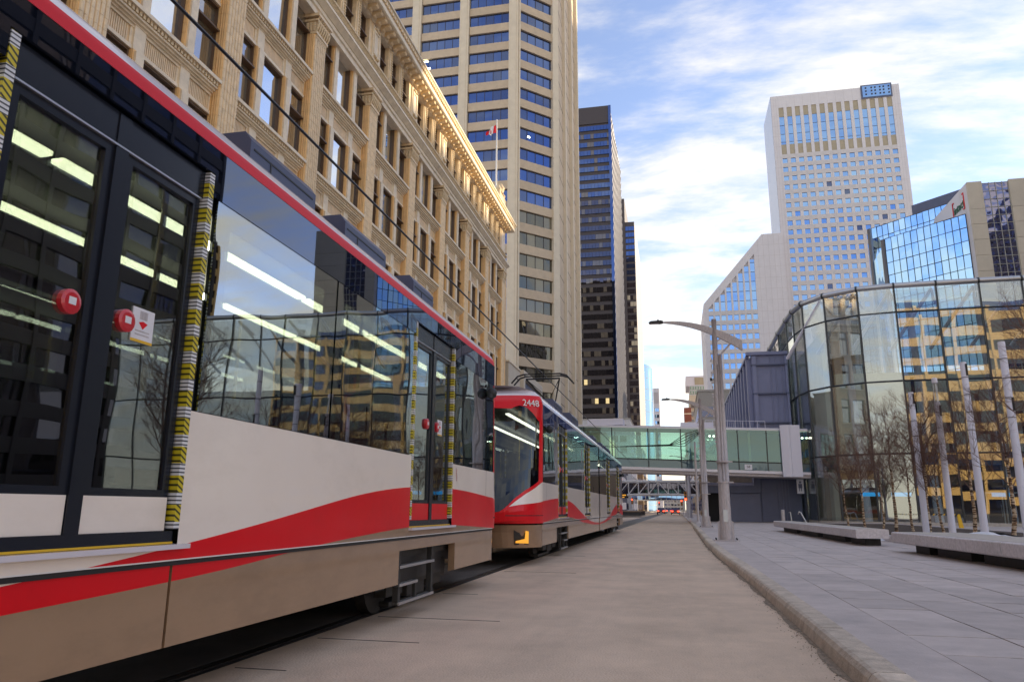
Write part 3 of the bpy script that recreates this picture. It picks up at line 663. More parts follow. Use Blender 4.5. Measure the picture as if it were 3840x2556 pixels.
def make_car():
    car = thing('light_rail_car', '', 'tram', (0, 0, 0))
    def P(name, mb, mats, parent=None, smooth=False): return obj(name, mb, mats, parent or car, smooth=smooth)
    src = []                                              # parts of one quarter (right side, far end)
    # --- body side
    for e0, e1 in ((0, .44), (.452, DB[0]), (DB[1], DA[0]), (DA[1], HL-.14)):
        mb = MB(); band(mb, e0, e1, up, K(1.70), .85, 1.70, 0)
        src.append(P('side_panel', mb, CAR_M))
    mb = MB()
    for e0, e1, z in ((0, DB[0], .85), (DB[0], DB[1], None), (DB[1], DA[0], .85), (DA[1], HL-.14, .85)):
        band(mb, e0, e1, lo, up, .85, .91 if z is None else 1.70, 1)
        band(mb, e0, e1, K(.85), lo, .85, .91, 2) if z is None else band(mb, e0, e1, K(.85), lo, .85, 1.7, 2)
    band(mb, DA[0], DA[1], lo, up, .85, .91, 1); band(mb, DA[0], DA[1], up, K(.91), .85, .91, 0)
    src.append(P('painted_wave', mb, CAR_M))
    mb = MB()
    for x in (.9, ): mb.box(1.24, 1.297, -0.0+HL-HL+.14, HL, .82, .85)
    mb.box(1.296, 1.304, .14, HL, .846, .853, 1)  # thin white strip paints the highlight along the rail
    src.append(P('rub_rail', mb, [M['black'], M['white']]))
    for e0, e1 in ((0, 1.96), (3.95, 7.548), (7.572, HL-.14)):
        s_ = MB()
        band(s_, e0, e1, up, K(.82), .38, .82, 0, X=1.285); band(s_, e0, e1, lo, up, .38, .82, 1, X=1.285); band(s_, e0, e1, K(.38), lo, .38, .82, 2, X=1.285)
        s_.quad((1.285, HL-e0, .38), (1.285, HL-e1, .38), (1.2, HL-e1, .36), (1.2, HL-e0, .36), 2)
        s_.quad((1.285, HL-e0, .38), (1.2, HL-e0, .36), (1.2, HL-e0, .82), (1.285, HL-e0, .82), 2); s_.quad((1.285, HL-e1, .82), (1.2, HL-e1, .82), (1.2, HL-e1, .36), (1.285, HL-e1, .38), 2)
        src.append(P('skirt_panel', s_, CAR_M))
    src.append(P('skirt_header', MB().box(1.2, 1.285, HL-3.95, HL-1.96, .71, .819), M['grey_paint']))
    # --- glossy band over the windows, split at the body joints
    for e0, e1 in ((.0, 1.9), (1.92, 4.6), (4.62, 9.6), (9.62, HL-.14)):
        s_ = MB().box(1.25, 1.302, HL-e1, HL-e0, 3.215, 3.385); a = [(e0, e1)]
        for d0, d1 in (DB, DA):
            a = [(p, q) for x0, x1 in a for p, q in ((x0, min(x1, d0)), (max(x0, d1), x1)) if q-p > .01]
        for p, q in a: s_.box(1.25, 1.302, HL-q, HL-p, 3.065, 3.2149)
        src.append(P('fascia_panel', s_, M['fascia']))
    # --- windows
    for e0, e1 in ((.06, 2.12), (3.79, 5.72), (5.75, 7.49), (9.13, HL-.2)):
        wv = P('window', MB().box(1.288, 1.299, HL-e1, HL-e0, 1.705, 3.06), M['tram_glass']); src.append(wv)
        f = .17; i0, i1 = HL-e1, HL-e0
        fr = MB().box(1.265, 1.285, i0, i0+f, 1.705, 3.06).box(1.265, 1.285, i1-f, i1, 1.705, 3.06).box(1.265, 1.285, i0+f, i1-f, 1.705, 1.80).box(1.265, 1.285, i0+f, i1-f, 2.93, 3.06)
        P('frame', fr, M['frit'], wv)
    # --- doors
    for nm, (d0, d1) in (('B', DB), ('A', DA)):
        y0, y1 = HL-d1, HL-d0; ym = (y0+y1)/2
        fr = MB().box(1.20, 1.27, y0+.02, y1-.02, .95, 1.01).box(1.20, 1.275, ym-.045, ym+.045, 1.01, 3.20).box(1.2, 1.268, y0+.02, y1-.02, 3.03, 3.205)
        for a, b in ((y0+.075, y0+.13), (y1-.13, y1-.075), (ym-.10, ym-.046), (ym+.046, ym+.10)): fr.box(1.21, 1.262, a, b, 1.01, 3.03)
        for a, b in ((y0+.13, ym-.10), (ym+.10, y1-.13)): fr.box(1.21, 1.262, a, b, 2.965, 3.03).box(1.21, 1.262, a, b, 1.195, 1.235)
        dr = P('door', fr, [M['navy']]); src.append(dr)
        P('top_rail', MB().box(1.262, 1.278, y0+.08, y1-.08, 3.012, 3.022), M['steel'], dr)
        for a, b in ((y0+.13, ym-.10), (ym+.10, y1-.13)):
            P('pane', MB().box(1.235, 1.245, a, b, 1.235, 2.965), M['tram_glass'], dr)
            kp = MB()
            band(kp, HL-b-.05, HL-a+.05, up, K(1.195), 1.012, 1.195, 0, X=1.264); band(kp, HL-b-.05, HL-a+.05, lo, up, 1.012, 1.195, 1, X=1.264)
            P('kick_panel', kp, CAR_M, dr)
        P('sill', MB().box(1.2, 1.279, y0+.02, y1-.02, .951, 1.0099).box(1.2, 1.283, y0+.02, y1-.02, .94, .9509, 1), [M['navy'], M['yellow']], dr)
        for a in (y0, y1-.06): P('warning_strip', MB().box(1.24, 1.304, a+.005, a+.055, 1.02, 3.205), M['hazard'], dr)
        for yb in (ym-.19, ym+.19):
            bt = P('button', MB().tube([(1.243, yb, 2.11), (1.272, yb, 2.11), (1.278, yb, 2.11)], [.062, .062, .045], 16), M['red_btn'], dr)
            P('button_plate', MB().box(1.275, 1.2805, yb-.022, yb+.022, 2.095, 2.132), M['paper'], bt)
        ys_ = ym+.25
        st = P('sticker', MB().box(1.246, 1.252, ys_, ys_+.17, 2.02, 2.21).box(1.2521, 1.2535, ys_+.055, ys_+.115, 2.15, 2.195, 1).box(1.2521, 1.2535, ys_+.03, ys_+.14, 2.06, 2.066, 1).box(1.2521, 1.2535, ys_+.03, ys_+.14, 2.08, 2.086, 1).box(1.2521, 1.2535, ys_, ys_+.17, 2.02, 2.035, 3).poly([(1.2535, ys_+.05, 2.13), (1.2535, ys_+.085, 2.095), (1.2535, ys_+.12, 2.13), (1.2535, ys_+.085, 2.14)], 2), [M['paper'], M['galv'], M['red'], M['yellow']], dr)
        src.append(P('door_ledge', MB().box(1.2, 1.345, y0-.01, y1+.06, .912, .938), M['roof_white']))
    # --- roof edge and half roof
    def redge(a, b): z = 3.39+.105*b; return (lerp(ROOFP, z), .14+(HL-.14)*a, z)
    src.append(P('roof_edge', MB().grid(redge, 60, 6), M['roof_white'], smooth=True))
    def roof(a, b): z = 3.495+.355*b**.8; return (lerp(ROOFP, z), .14+(HL-.14)*a, z)
    src.append(P('roof', MB().grid(roof, 8, 10), M['roof_white'], smooth=True))
    # --- nose (half)
    mb = MB(); nband(mb, 0, 1, K(.36), K(.815), 2, 16, 3); src.append(P('cowl', mb, CAR_M, smooth=True))
    mb = MB(); nband(mb, 0, 1, K(.845), nup, 1, 20, 6); src.append(P('bumper', mb, CAR_M, smooth=True))
    mb = MB(); nband(mb, 0, .70, nup, rim, 0, 18, 3); src.append(P('nose_panel', mb, CAR_M, smooth=True))
    mb = MB(); nband(mb, 0.0, 1, rim, diag, 1, 20, 2); nband(mb, 0.0, .22, diag, visor, 1, 4, 8); src.append(P('windshield_surround', mb, CAR_M, smooth=True))
    mb = MB(); nband(mb, .22, 1, diag, visor, 0, 16, 8); src.append(P('windshield', mb, M['shield'], smooth=True))
    mb = MB(); nband(mb, 0, 1, visor, K(3.56), 1, 20, 8); src.append(P('visor', mb, CAR_M, smooth=True))
    mb = MB(); nband(mb, 0, 1, K(3.56), K(3.85), 0, 16, 6); src.append(P('roof_end', mb, M['roof_white'], smooth=True))
    mb = MB()
    for i in range(10):
        t0, t1 = .0+.074*i, .0+.074*(i+1); a = nose(t0, 1.005); b = nose(t1, 1.005); o_ = .006
        mb.quad((a[0]+o_, a[1]+o_, .998), (b[0]+o_, b[1]+o_, .998), (b[0]+o_, b[1]+o_, 1.012), (a[0]+o_, a[1]+o_, 1.012))
    src.append(P('bumper_seam', mb, M['black']))
    a = [nose(t, z) for t, z in ((.45, .43), (.67, .42), (.67, .72), (.44, .70))]
    mb = MB().poly([(x+.006, y+.012, z) for x, y, z in a]); b = [nose(t, z) for t, z in ((.455, .445), (.66, .46), (.655, .50), (.52, .54), (.50, .70), (.445, .69))]
    mb.poly([(x+.016, y+.03, z) for x, y, z in b], 1)
    src.append(P('headlight', mb, [M['under'], M['orange_lamp']]))
    src.append(P('camera_pod', MB().tube([(1.30, HL-.45, 2.89), (1.36, HL-.43, 2.89)], .035, 8).tube([(1.36, HL-.5, 2.80), (1.36, HL-.5, 2.83), (1.36, HL-.46, 2.88), (1.36, HL-.42, 2.88)], [.03, .055, .055, .03], 8).tube([(1.37, HL-.47, 2.80), (1.37, HL-.46, 2.83), (1.37, HL-.45, 2.89), (1.37, HL-.44, 2.94), (1.37, HL-.43, 2.96)], [.03, .075, .085, .06, .02], 12), M['black'], smooth=True))
    src.append(P('lining', MB().box(1.15, 1.19, .14, HL, .95, 1.70).box(1.15, 1.19, .14, HL, 3.03, 3.3).quad((1.15, .14, 3.3), (0, .14, 3.34), (0, HL+.2, 3.34), (1.15, HL+.2, 3.3)).quad((0, .14, .95), (1.2, .14, .95), (1.2, HL+.5, .95), (0, HL+.5, .95)), M['interior']))
    for k in range(7):
        y = 1.0+1.58*k; src.append(P('ceiling_light', MB().box(.43, .52, y, y+1.5, 3.19, 3.22), M['strip_light']))
    for k, y in enumerate((.8, 1.7, 2.6, 5.2, 6.1, 7.0, 10.4, 11.2)):
        src.append(P('seat', MB().box(.45, 1.1, y, y+.45, 1.25, 1.4).prism([(y-.02, 1.3), (y+.08, 1.3), (y+.0, 2.0), (y-.10, 2.0)], 'x', .45, 1.1).box(.7, .85, y+.1, y+.3, .95, 1.25), M['seat']))
    for y in (2.75, 4.8, 8.1, 9.95): src.append(P('grab_pole', MB().tube([(.75, y, .95), (.75, y, 3.3)], .02, 6), M['pole_yellow']))
    # --- underframe, bogie, ladder
    src.append(P('underframe', MB().box(0, 1.15, .14, HL-.05, .62, .92).box(0, 1.1, .3, 8.3, .34, .62).box(0, .5, 8.3, HL+.4, .36, .62), M['under']))
    for y in (9.35-.55, 9.35+.85):
        wh = P('wheel', MB().tube([(.65, y, .34), (.66, y, .34), (.78, y, .34), (.785, y, .34)], [.30, .34, .34, .2], 20).tube([(.785, y, .34), (.84, y, .34)], .10, 10), M['under']); src.append(wh)
    src.append(P('bogie_frame', MB().box(.86, .98, 8.3, 10.7, .28, .50).box(.8, 1.0, 9.2, 9.8, .15, .6).box(.86, 1.0, 8.55, 9.05, .20, .36).box(.86, 1.0, 9.95, 10.45, .20, .36).box(.7, .9, 8.9, 10.5, .06, .11), M['under']))
    y0, y1 = HL-3.88, HL-2.75
    ld = P('ladder', MB().box(1.20, 1.26, y0, y0+.07, .17, .71).box(1.20, 1.26, y1-.07, y1, .17, .71).box(1.22, 1.255, (y0+y1)/2-.03, (y0+y1)/2+.03, .198, .38).box(1.205, 1.255, y0+.07, y1-.07, .172, .1975), M['under']); src.append(ld)
    for z, a, b in ((.17, y0, y1), (.35, y0, (y0+y1)/2), (.53, y0, y1)): P('rung', MB().box(1.21, 1.275, a, b, z, z+.028), M['steel'], ld)
    src.append(P('access_panel', MB().box(1.1, 1.12, HL-3.9, HL-2.0, .36, .7), M['black']))
    # --- the other three quarters: mirrored copies
    for o in src:
        for sx, sy in ((-1, 1), (1, -1), (-1, -1)):
            c = copy_tree(o); c.parent = car; c.scale = (sx, sy, 1)
    # --- single parts
    mb = MB()
    for k in range(6): y = -.14+.056*k; mb.box(-1.22+.02*(k % 2), 1.22-.02*(k % 2), y, y+.03, .5, 3.6)
    P('bellows', mb, M['black'])
    for y, L_, wx in ((5.5, 1.1, .9), (7.25, 1.1, .9), (9.3, .8, .9), (-5.2, 1.6, 1.0), (-8.2, 1.4, .95), (2.2, 1.0, .9)):
        bx = P('roof_box', MB().prism([(-wx, 3.80), (wx, 3.80), (wx, 4.00), (wx-.06, 4.08), (-wx+.06, 4.08), (-wx, 4.00)], 'y', y, y+L_), M['roofbox'])
        P('lid_seam', MB().box(wx-.001, wx+.004, y+.05, y+L_-.05, 3.93, 3.945).box(wx-.001, wx+.004, y+.3, y+.32, 3.82, 3.93), M['black'], bx)
    for s in (1, -1):
        P('coupler', MB().box(-.18, .18, s*(HL-.2) if s > 0 else s*(HL+2.15), s*(HL+2.15) if s > 0 else s*(HL-.2), .42, .66).box(-.3, .3, s*(HL+1.6)-.2, s*(HL+1.6)+.2, .36, .74), M['under'])
    return car
car1 = make_car(); car1['label'] = 'nearest red and cream tram car sliding past close on the left'; car1['group'] = 'coupled light rail cars'
car2 = copy_tree(car1); car2['label'] = 'second tram car with its red front and raised pantograph, coupled ahead of the nearest one'
car1.location = (-4.1, 11.4-HL, 0); car2.location = (-4.1, 15.9+HL, 0)
def relink(o, m):
    for s in o.material_slots: s.link = 'OBJECT'; s.material = m
for ch in car1.children:
    if ch.name.startswith('roof_edge') and ch.scale[0] > 0: relink(ch, M['red_roof'])
def text(name, body, size, m, parent, mw, ext=.004, sx=1.0):
    cu = bpy.data.curves.new(name, 'FONT'); cu.body = body; cu.size = size; cu.extrude = ext; cu.resolution_u = 3; cu.align_x = 'CENTER'; cu.align_y = 'CENTER'
    t = bpy.data.objects.new('tmp', cu); C.objects.link(t); me = bpy.data.meshes.new_from_object(t.evaluated_get(bpy.context.evaluated_depsgraph_get()))
    bpy.data.objects.remove(t); me.materials.clear(); me.materials.append(m); me.name = name
    o = bpy.data.objects.new(name, me); C.objects.link(o); o.parent = parent
    if parent: o.matrix_world = mw; o.location = mw.translation-wloc(parent)
    else: o.matrix_world = mw
    o.scale = (sx, 1, 1)
    return o
def face_mat(pos, ang, tilt=0):
    """text plane whose reading direction has compass angle ang in plan"""
    return Matrix.Translation(pos) @ Matrix.Rotation(ang, 4, 'Z') @ Matrix.Rotation(R(90)-tilt, 4, 'X')
text('fleet_number', '2448', .21, M['white'], car2, face_mat((-4.1+1.10, 15.9-.33, 3.365), R(42), R(14)))
# ribbon decal beside the last door of the nearest car
yb = 11.4-2.02
mb = MB().grid(lambda a, b: (-2.797, yb+.025*math.sin(a*5.2)+.012*b, 1.49+.17*a), 10, 1).grid(lambda a, b: (-2.796, yb+.012-.03*math.sin(a*3.6-.6)+.012*b, 1.49+.15*a), 10, 1, 1)
obj('ribbon_decal', mb, [M['ribbon_a'], M['ribbon_b']], car1)
# raised pantograph on the second car
def pantograph():
    y, x = 23.0, -4.1; mb = MB()
    kn = (x, y+2.1, 4.75); T = 5.38
    mb.tube([(x-.35, y+.8, 4.0), (x, y+2.1, 4.72)], .045, 6).tube([(x+.35, y+.8, 4.0), (x, y+2.1, 4.72)], .045, 6)
    for s in (-1, 1):
        mb.tube([(x+.12*s, y+2.1, 4.72), (x+.55*s, y+.3, T-.12)], .025, 5)
        mb.tube([(x+.5*s, y+.7, 3.95), (x+.12*s, y+2.0, 4.62)], .02, 4)
    mb.tube([(x-.55, y+.3, T-.12), (x+.55, y+.3, T-.12)], .03, 5)
    for dy in (.1, .5):
        mb.tube([(x-1.0, y+dy, T-.28), (x-.8, y+dy, T-.06), (x-.6, y+dy, T), (x+.6, y+dy, T), (x+.8, y+dy, T-.06), (x+1.0, y+dy, T-.28)], .028, 6)
    for s in (-1, 1): mb.tube([(x+.6*s, y+.1, T), (x+.6*s, y+.5, T)], .02, 5).tube([(x+.85*s, y+.1, T-.1), (x+.85*s, y+.5, T-.1)], .018, 5)
    mb.tube([(x+.55, y+.3, T-.12), (x-.1, y+1.9, 4.7)], .012, 4).tube([(x-.55, y+.3, T-.12), (x+.1, y+1.9, 4.7)], .012, 4)
    mb.box(x-.7, x+.7, y+.4, y+2.6, 3.86, 3.97)
    return mb
pg_ = obj('pantograph', pantograph(), M['black'], car2)
# overhead wires
ow = thing('overhead_wire', 'long thin black overhead contact wire running above the tram cars', 'overhead wire', (-4.1, 20, 5.4))
obj('contact_wire', MB().tube([(-4.1, -5, 5.42), (-4.1, 66, 5.42), (-4.1, 170, 5.6)], .018, 5), M['black'], ow)
# ------------------------------------------------------------------ glass pavilion
pav = thing('glass_pavilion', 'curved glass pavilion with dark mullions and a steel roof rim behind the bare trees', 'glass building', (25, 62, 0))
PTS = [(10.9, 100), (10.82, 92), (10.75, 84), (10.7, 76.5), (10.73, 71.2), (10.86, 68.0), (11.27, 65.45), (12.65, 63.3), (14.89, 61.74), (17.5, 61.22), (20.51, 61.1), (23.5, 60.98)]
PTS += [(23.5+2.95*k, 60.98-.03*k) for k in range(1, 9)]
LV = [.13, 5.42, 10.97, 16.44, 18.5]
pvp = {}
random.seed(5)
for (a, b) in zip(PTS, PTS[1:]):
    L_ = math.hypot(b[0]-a[0], b[1]-a[1]); an_ = math.atan2(b[1]-a[1], b[0]-a[0])
    fr = Fr((a[0], a[1], 0), an_)
    for z0, z1 in zip(LV, LV[1:]):
        pane('pane', pav, fr, .03, z0+.03, L_-.06, z1-z0-.06, -.02, M['pav_glass'], .0035)
for p in PTS:
    obj('mullion', MB().box(p[0]-.06, p[0]+.06, p[1]-.02, p[1]+.22, .13, 18.55), M['mullion'], pav, org=(p[0], p[1], 0))
for z in LV[1:4]:
    mb = MB(); mb.tube([(x, y+.03, z) for x, y in PTS], .075, 4); obj('transom', mb, M['mullion'], pav, org=(PTS[0][0], PTS[0][1], z))
mb = MB(); mb.tube([(x, y+.12, 18.62) for x, y in PTS], .24, 10); obj('roof_rim', mb, M['steel'], pav, smooth=True)
for i in range(1, len(PTS)-1):
    (xa, ya), (x, y), (xb, yb_) = PTS[i-1], PTS[i], PTS[i+1]; L_ = math.hypot(xb-xa, yb_-ya); ux, uy = .07*(xb-xa)/L_, .07*(yb_-ya)/L_
    obj('rim_clamp', MB().tube([(x-ux, y+.12-uy, 18.62), (x+ux, y+.12+uy, 18.62)], .265, 12), M['mullion'], pav, org=(x, y, 18.6))
for i, (x, y) in enumerate(PTS[7:]):                      # raking struts behind the upper glass
    mb = MB().tube([(x-.2, y+.5, 18.3), (x-2.6, y+4.2, 14.2)], .14, 6).tube([(x-.2, y+.5, 18.3), (x+1.8, y+6, 18.5)], .1, 5)
    obj('roof_strut', mb, M['steel_pale'], pav, org=(x, y, 18))
for i, x in enumerate((14.0, 19.2, 24.4, 29.6)):
    obj('column', MB().tube([(x+1.0, 65.5, .13), (x+.2, 64.6, 18.2)], [.34, .26], 12), M['steel_pale'], pav, org=(x, 65, 0), smooth=True)
obj('inner_wall', MB().box(15.2, 50, 74, 74.5, .13, 13.8), M['wall_in'], pav)
mb = MB()
for k in range(9):
    x = 16.5+2.6*k; z = 6.3+1.7*((k*37) % 3); mb.box(x, x+.28, 73.9, 73.99, z, z+3.6).box(x+.28, x+1.1, 73.9, 73.99, z, z+.28).box(x+.9, x+1.18, 73.9, 73.99, z-2.2, z)
stuff(obj('wall_slots', mb, M['dark'], pav))
obj('side_wall', MB().box(13.4, 13.8, 70, 100, .13, 17.0), M['wall_in'], pav)
obj('mezzanine', MB().box(12.9, 50, 64.4, 74, 4.7, 5.6), M['slate2'], pav)
obj('entry_wall', MB().box(20, 50, 65.6, 65.8, 3.2, 4.7).box(24, 50, 65.0, 65.2, 3.0, 3.2), M['brownstone'], pav)
obj('dark_lobby', MB().box(13, 50, 71.6, 71.8, .13, 4.7), M['brownstone'], pav)
obj('base_kerb', MB().prism([(x, y-.25) for x, y in PTS[4:]]+[(x, y+.3) for x, y in reversed(PTS[4:])], 'z', .11, .36), M['concrete'], pav)
for i, x in enumerate((13.9, 16.1, 23.0, 25.2, 27.4)): obj('door_sign', MB().box(x, x+1.4, 62.4, 62.5, 2.25, 2.55), M['sign_blue'], pav, org=(x, 62.4, 2.3))
for i, x in enumerate((22.6, 23.9, 25.2, 26.5)): obj('door_frame', MB().box(x, x+.07, 62.6, 62.7, .13, 2.6).box(x+1.1, x+1.17, 62.6, 62.7, .13, 2.6).box(x+.07, x+1.1, 62.6, 62.7, 2.5, 2.6).tube([(x+.95, 62.5, .8), (x+.95, 62.5, 1.7)], .025, 5), M['steel'], pav, org=(x, 62.6, 0))
obj('roof', MB().poly([(x+.2, y+.5, 18.42) for x, y in PTS[2:]]+[(52, 100, 19.0), (11.4, 100, 18.8)][0:1]+[(11.3, 99, 18.6)]), M['pav_glass'], pav)
# ------------------------------------------------------------------ glass skywalk over the street
sw = thing('skywalk', 'green glazed skywalk crossing above the street ahead of the trams', 'skywalk', (0, 66, 4.4))
SY = 66.; XA, XB = -15.2, 11.0
def zt_(x): return 8.40-.0355*(x+7.6)                     # the deck falls gently to the right
def zb_(x): return 4.68-.0355*(x+4.6)
def sbox(mb, x0, x1, f0, f1, y0, y1, mi=0):
    """f: fraction of the height, 0 = soffit line, 1 = roof line"""
    i = len(mb.v)
    def P(x, f, y): return (x, y, zb_(x)+(zt_(x)-zb_(x))*f)
    mb.v += [P(x0,f0,y0),P(x1,f0,y0),P(x1,f0,y1),P(x0,f0,y1),P(x0,f1,y0),P(x1,f1,y0),P(x1,f1,y1),P(x0,f1,y1)]
    for q in ((3,2,1,0),(4,5,6,7),(0,1,5,4),(1,2,6,5),(2,3,7,6),(3,0,4,7)): mb.f.append(tuple(i+k for k in q)); mb.m.append(mi)
    return mb
xs = [-15.2, -13.0, -10.45, -7.9, -5.4, -2.25, .55, 4.0, 5.3, 7.65, 9.4, 11.0]
for k, (a, b) in enumerate(zip(xs, xs[1:])):
    for y in (SY, SY+3.4):
        obj('pane', sbox(MB(), a+.05, b-.05, .235, .97, y, y+.03), M['green_glass'], sw, org=(a, y, 5))
        obj('lower_pane', sbox(MB(), a+.05, b-.05, .03, .215, y, y+.03), M['grey_glass'], sw, org=(a, y, 4))
for x in xs:
    for y in (SY-.03, SY+3.37): obj('post', sbox(MB(), x-.045, x+.045, 0.02, .99, y, y+.09), M['mullion'], sw, org=(x, y, 4.5))
for y in (SY-.05, SY+3.35):
    obj('rail', sbox(MB(), XA, XB, .213, .237, y, y+.1), M['black'], sw); obj('top_rail', sbox(MB(), XA, XB, .97, 1.0, y, y+.12), M['steel'], sw)
    obj('bottom_rail', sbox(MB(), XA, XB, -.035, .03, y-.06, y+.14), M['roof_white'], sw)
obj('floor', sbox(MB(), XA, XB, 0.0, .14, SY+.2, SY+3.2), M['slate2'], sw)
obj('soffit', sbox(MB(), XA, XB, -.10, -.04, SY+.1, SY+3.3), M['galv'], sw)
obj('roof', sbox(MB(), XA, XB, 1.002, 1.03, SY-.02, SY+3.5).box(-7.6, -4.4, SY+.4, SY+2.4, 8.5, 9.05).box(.6, 3.4, SY+.6, SY+2.8, 8.1, 8.62), M['steel_pale'], sw)
for x in (-1.6, 1.4, 6.3): obj('inner_column', sbox(MB(), x, x+.18, .14, 1.0, SY+1.6, SY+1.8), M['wall_in'], sw, org=(x, SY, 5))
obj('inner_wall', sbox(MB(), 4.2, 11.0, .14, 1.0, SY+3.2, SY+3.3), M['bluemetal'], sw)
for x in (3.0, 3.35, 10.2, 10.45, 10.7): obj('lamp', sbox(MB(), x, x+.14, .84, .87, SY+1.5, SY+1.62), M['strip_light'], sw, org=(x, SY, 7))
mb = MB().prism([(8.75, SY-.5), (9.25, SY-.62), (9.45, SY-.62), (9.55, SY-.45), (10.3, SY-.45), (10.3, SY-.12), (8.75, SY-.12)], 'z', 3.85, 8.15)
obj('cladding_column', mb, M['steel_pale'], sw)
mb = MB()
for k in range(9): x = 2.7+.62*k; mb.tube([(x, SY+.3, 8.1-.02*k), (x, SY+.3, 8.75-.022*k)], .02, 4)
mb.tube([(2.7, SY+.3, 8.75), (7.66, SY+.3, 8.57)], .022, 4); obj('roof_handrail', mb, M['steel_pale'], sw)
pq = obj('number_plate', sbox(MB(), 5.75, 6.35, .05, .17, SY-.02, SY-.01), M['paper'], sw, org=(6, SY-.02, 4.6))
text('plate_number', '58', .3, M['black'], sw, face_mat((6.05, SY-.03, zb_(6.05)+.41), 0), ext=.002)
# ------------------------------------------------------------------ ribbed blue grey block and the dark wall under the skywalk
bb = thing('metal_clad_block', 'blue grey metal clad block with ribbed side above the skywalk', 'building', (9, 75, 8))
obj('wall', MB().box(7.35, 10.5, 71.1, 107, .1, 15.3), M['bluemetal'], bb)
for k in range(11): y = 71.6+3.2*k; obj('side_rib', MB().box(6.95, 7.34, y, y+.9, .1, 15.1), M['bluemetal'], bb, org=(7.2, y, 5))
for k, (a, b) in enumerate(((7.4, 7.75), (9.0, 9.06), (9.45, 9.51), (9.95, 10.01), (10.3, 10.5))): obj('front_rib', MB().box(a, b, 70.85 if k in (0, 4) else 71.0, 71.1, 5, 15.2), M['bluemetal'], bb, org=(a, 71, 5))
for z in (8.9, 11.6, 14.3): obj('front_ledge', MB().box(7.3, 10.55, 70.8, 71.1, z, z+.12), M['slate'], bb, org=(8, 71, z))
obj('parapet', MB().box(6.9, 10.6, 70.8, 71.4, 15.3, 15.6).box(6.9, 7.2, 71.4, 107, 15.1, 15.35), M['bluemetal'], bb)
uw = thing('service_wall', 'dark slate service wall with a closed roller door beneath the skywalk', 'wall', (7, 69.6, 0))
obj('wall', MB().box(6.9, 10.7, 69.75, 70.4, .1, 4.6).box(4.4, 6.9, 69.72, 70.4, .1, 3.0), M['slate'], uw)
obj('fascia', MB().box(2.7, 6.95, 69.3, 69.7, 2.62, 3.25), M['slate'], uw); obj('pilaster', MB().box(6.75, 7.3, 69.35, 69.74, 2.64, 4.5), M['slate'], uw)
obj('ledge', MB().box(2.4, 6.7, 69.0, 69.6, 3.28, 3.52), M['bluemetal'], uw); obj('grille', MB().box(2.6, 6.6, 69.3, 69.5, 3.52, 4.25), M['concrete'], uw)
obj('roller_door', MB().box(4.55, 7.2, 69.62, 69.71, .15, 2.6), M['slate2'], uw)
mb = MB().box(7.35, 9.85, 69.62, 69.74, .15, 3.85)
obj('double_door', mb, M['slate'], uw)
for x in (8.75, 9.1, 9.35, 9.6): obj('door_rib', MB().box(x, x+.05, 69.55, 69.61, .15, 3.85), M['slate2'], uw, org=(x, 69.5, 0))
obj('dark_entrance', MB().box(2.2, 4.3, 70.5, 70.6, .13, 3.2).box(2.2, 2.5, 69.9, 70.4, .13, 3.2), M['dark'], uw)
sg = thing('wall_sign', 'small white upright sign with a dark pictogram beside the pavilion corner', 'sign', (10.35, 68, 2.9))
obj('panel', MB().box(10.1, 10.65, 67.9, 68, 2.55, 3.75), M['paper'], sg)
mb = MB().tube([(10.37, 67.89, 3.5), (10.37, 67.86, 3.5)], .09, 10).box(10.22, 10.52, 67.87, 67.89, 3.0, 3.36).box(10.27, 10.33, 67.87, 67.89, 2.75, 3.0).box(10.42, 10.48, 67.87, 67.89, 2.75, 3.0); obj('pictogram', mb, M['slate'], sg)
bo = thing('bollard', 'thick grey bollard before the dark doors', 'bollard', (8.3, 64, .13)); obj('post', MB().tube([(8.3, 64, .13), (8.3, 64, 1.15), (8.3, 64, 1.2)], [.14, .14, .1], 12), M['galv'], bo)
hr = thing('handrail', 'bright bent steel handrail post rising behind the far end of the long bench', 'handrail', (9.0, 60, .13)); obj('tube', MB().tube([(9.45, 60, .13), (9.05, 60, 1.0), (8.95, 60, 1.05), (8.95, 60.6, .9)], .05, 8), M['steel'], hr)
hr2 = thing('handrail', 'short straight steel handrail post next to the grey bollard', 'handrail', (8.35, 60, .13)); obj('tube', MB().tube([(8.38, 60, .13), (8.32, 60, 1.0), (8.32, 60.6, 1.0)], .04, 8), M['steel'], hr2)
# ------------------------------------------------------------------ white tower with the sloping wing
wt = thing('white_tower', 'tall white clad tower with square blue windows beyond the pavilion', 'building', (61, 275, 0))
WY = 260.; fW = Fr((39.75, WY, 0), 0)
obj('core', MB().prism([(39.76, 260.7), (83.4, 260.7), (83.4, 300), (47, 300), (39.76, 281)], 'z', 0, 149.8), M['white_clad'], wt)
obj('left_face', MB().quad((39.7, 281, 0), (39.7, 260.0, 0), (39.7, 260.0, 149.9), (39.7, 281, 149.9)).quad((47, 300, 0), (39.7, 281, 0), (39.7, 281, 149.9), (47, 300, 149.9)), M['pale_sky_refl'], wt)
c0, cp, cw = 2.55, 2.82, 1.72
rz = [125.0-3.42*k for k in range(21)]
mb = MB(); fbox(mb, fW, 0, c0, 0, 150, -.9, 0); fbox(mb, fW, c0+cp*13+cw, 43.7, 0, 150, -.9, 0); fbox(mb, fW, c0, c0+cp*13+cw, 0, 50, -.9, 0); fbox(mb, fW, c0, c0+cp*13+cw, 145.2, 150, -.9, 0)
obj('wall', mb, M['white_clad'], wt)
mb = MB()
for k in range(13): fbox(mb, fW, c0+cp*k+cw, c0+cp*(k+1), 50, 145.2, -.9, -.004 if True else 0)
obj('piers', mb, M['white_clad'], wt); stuff(wt.children[-1])
mb = MB()
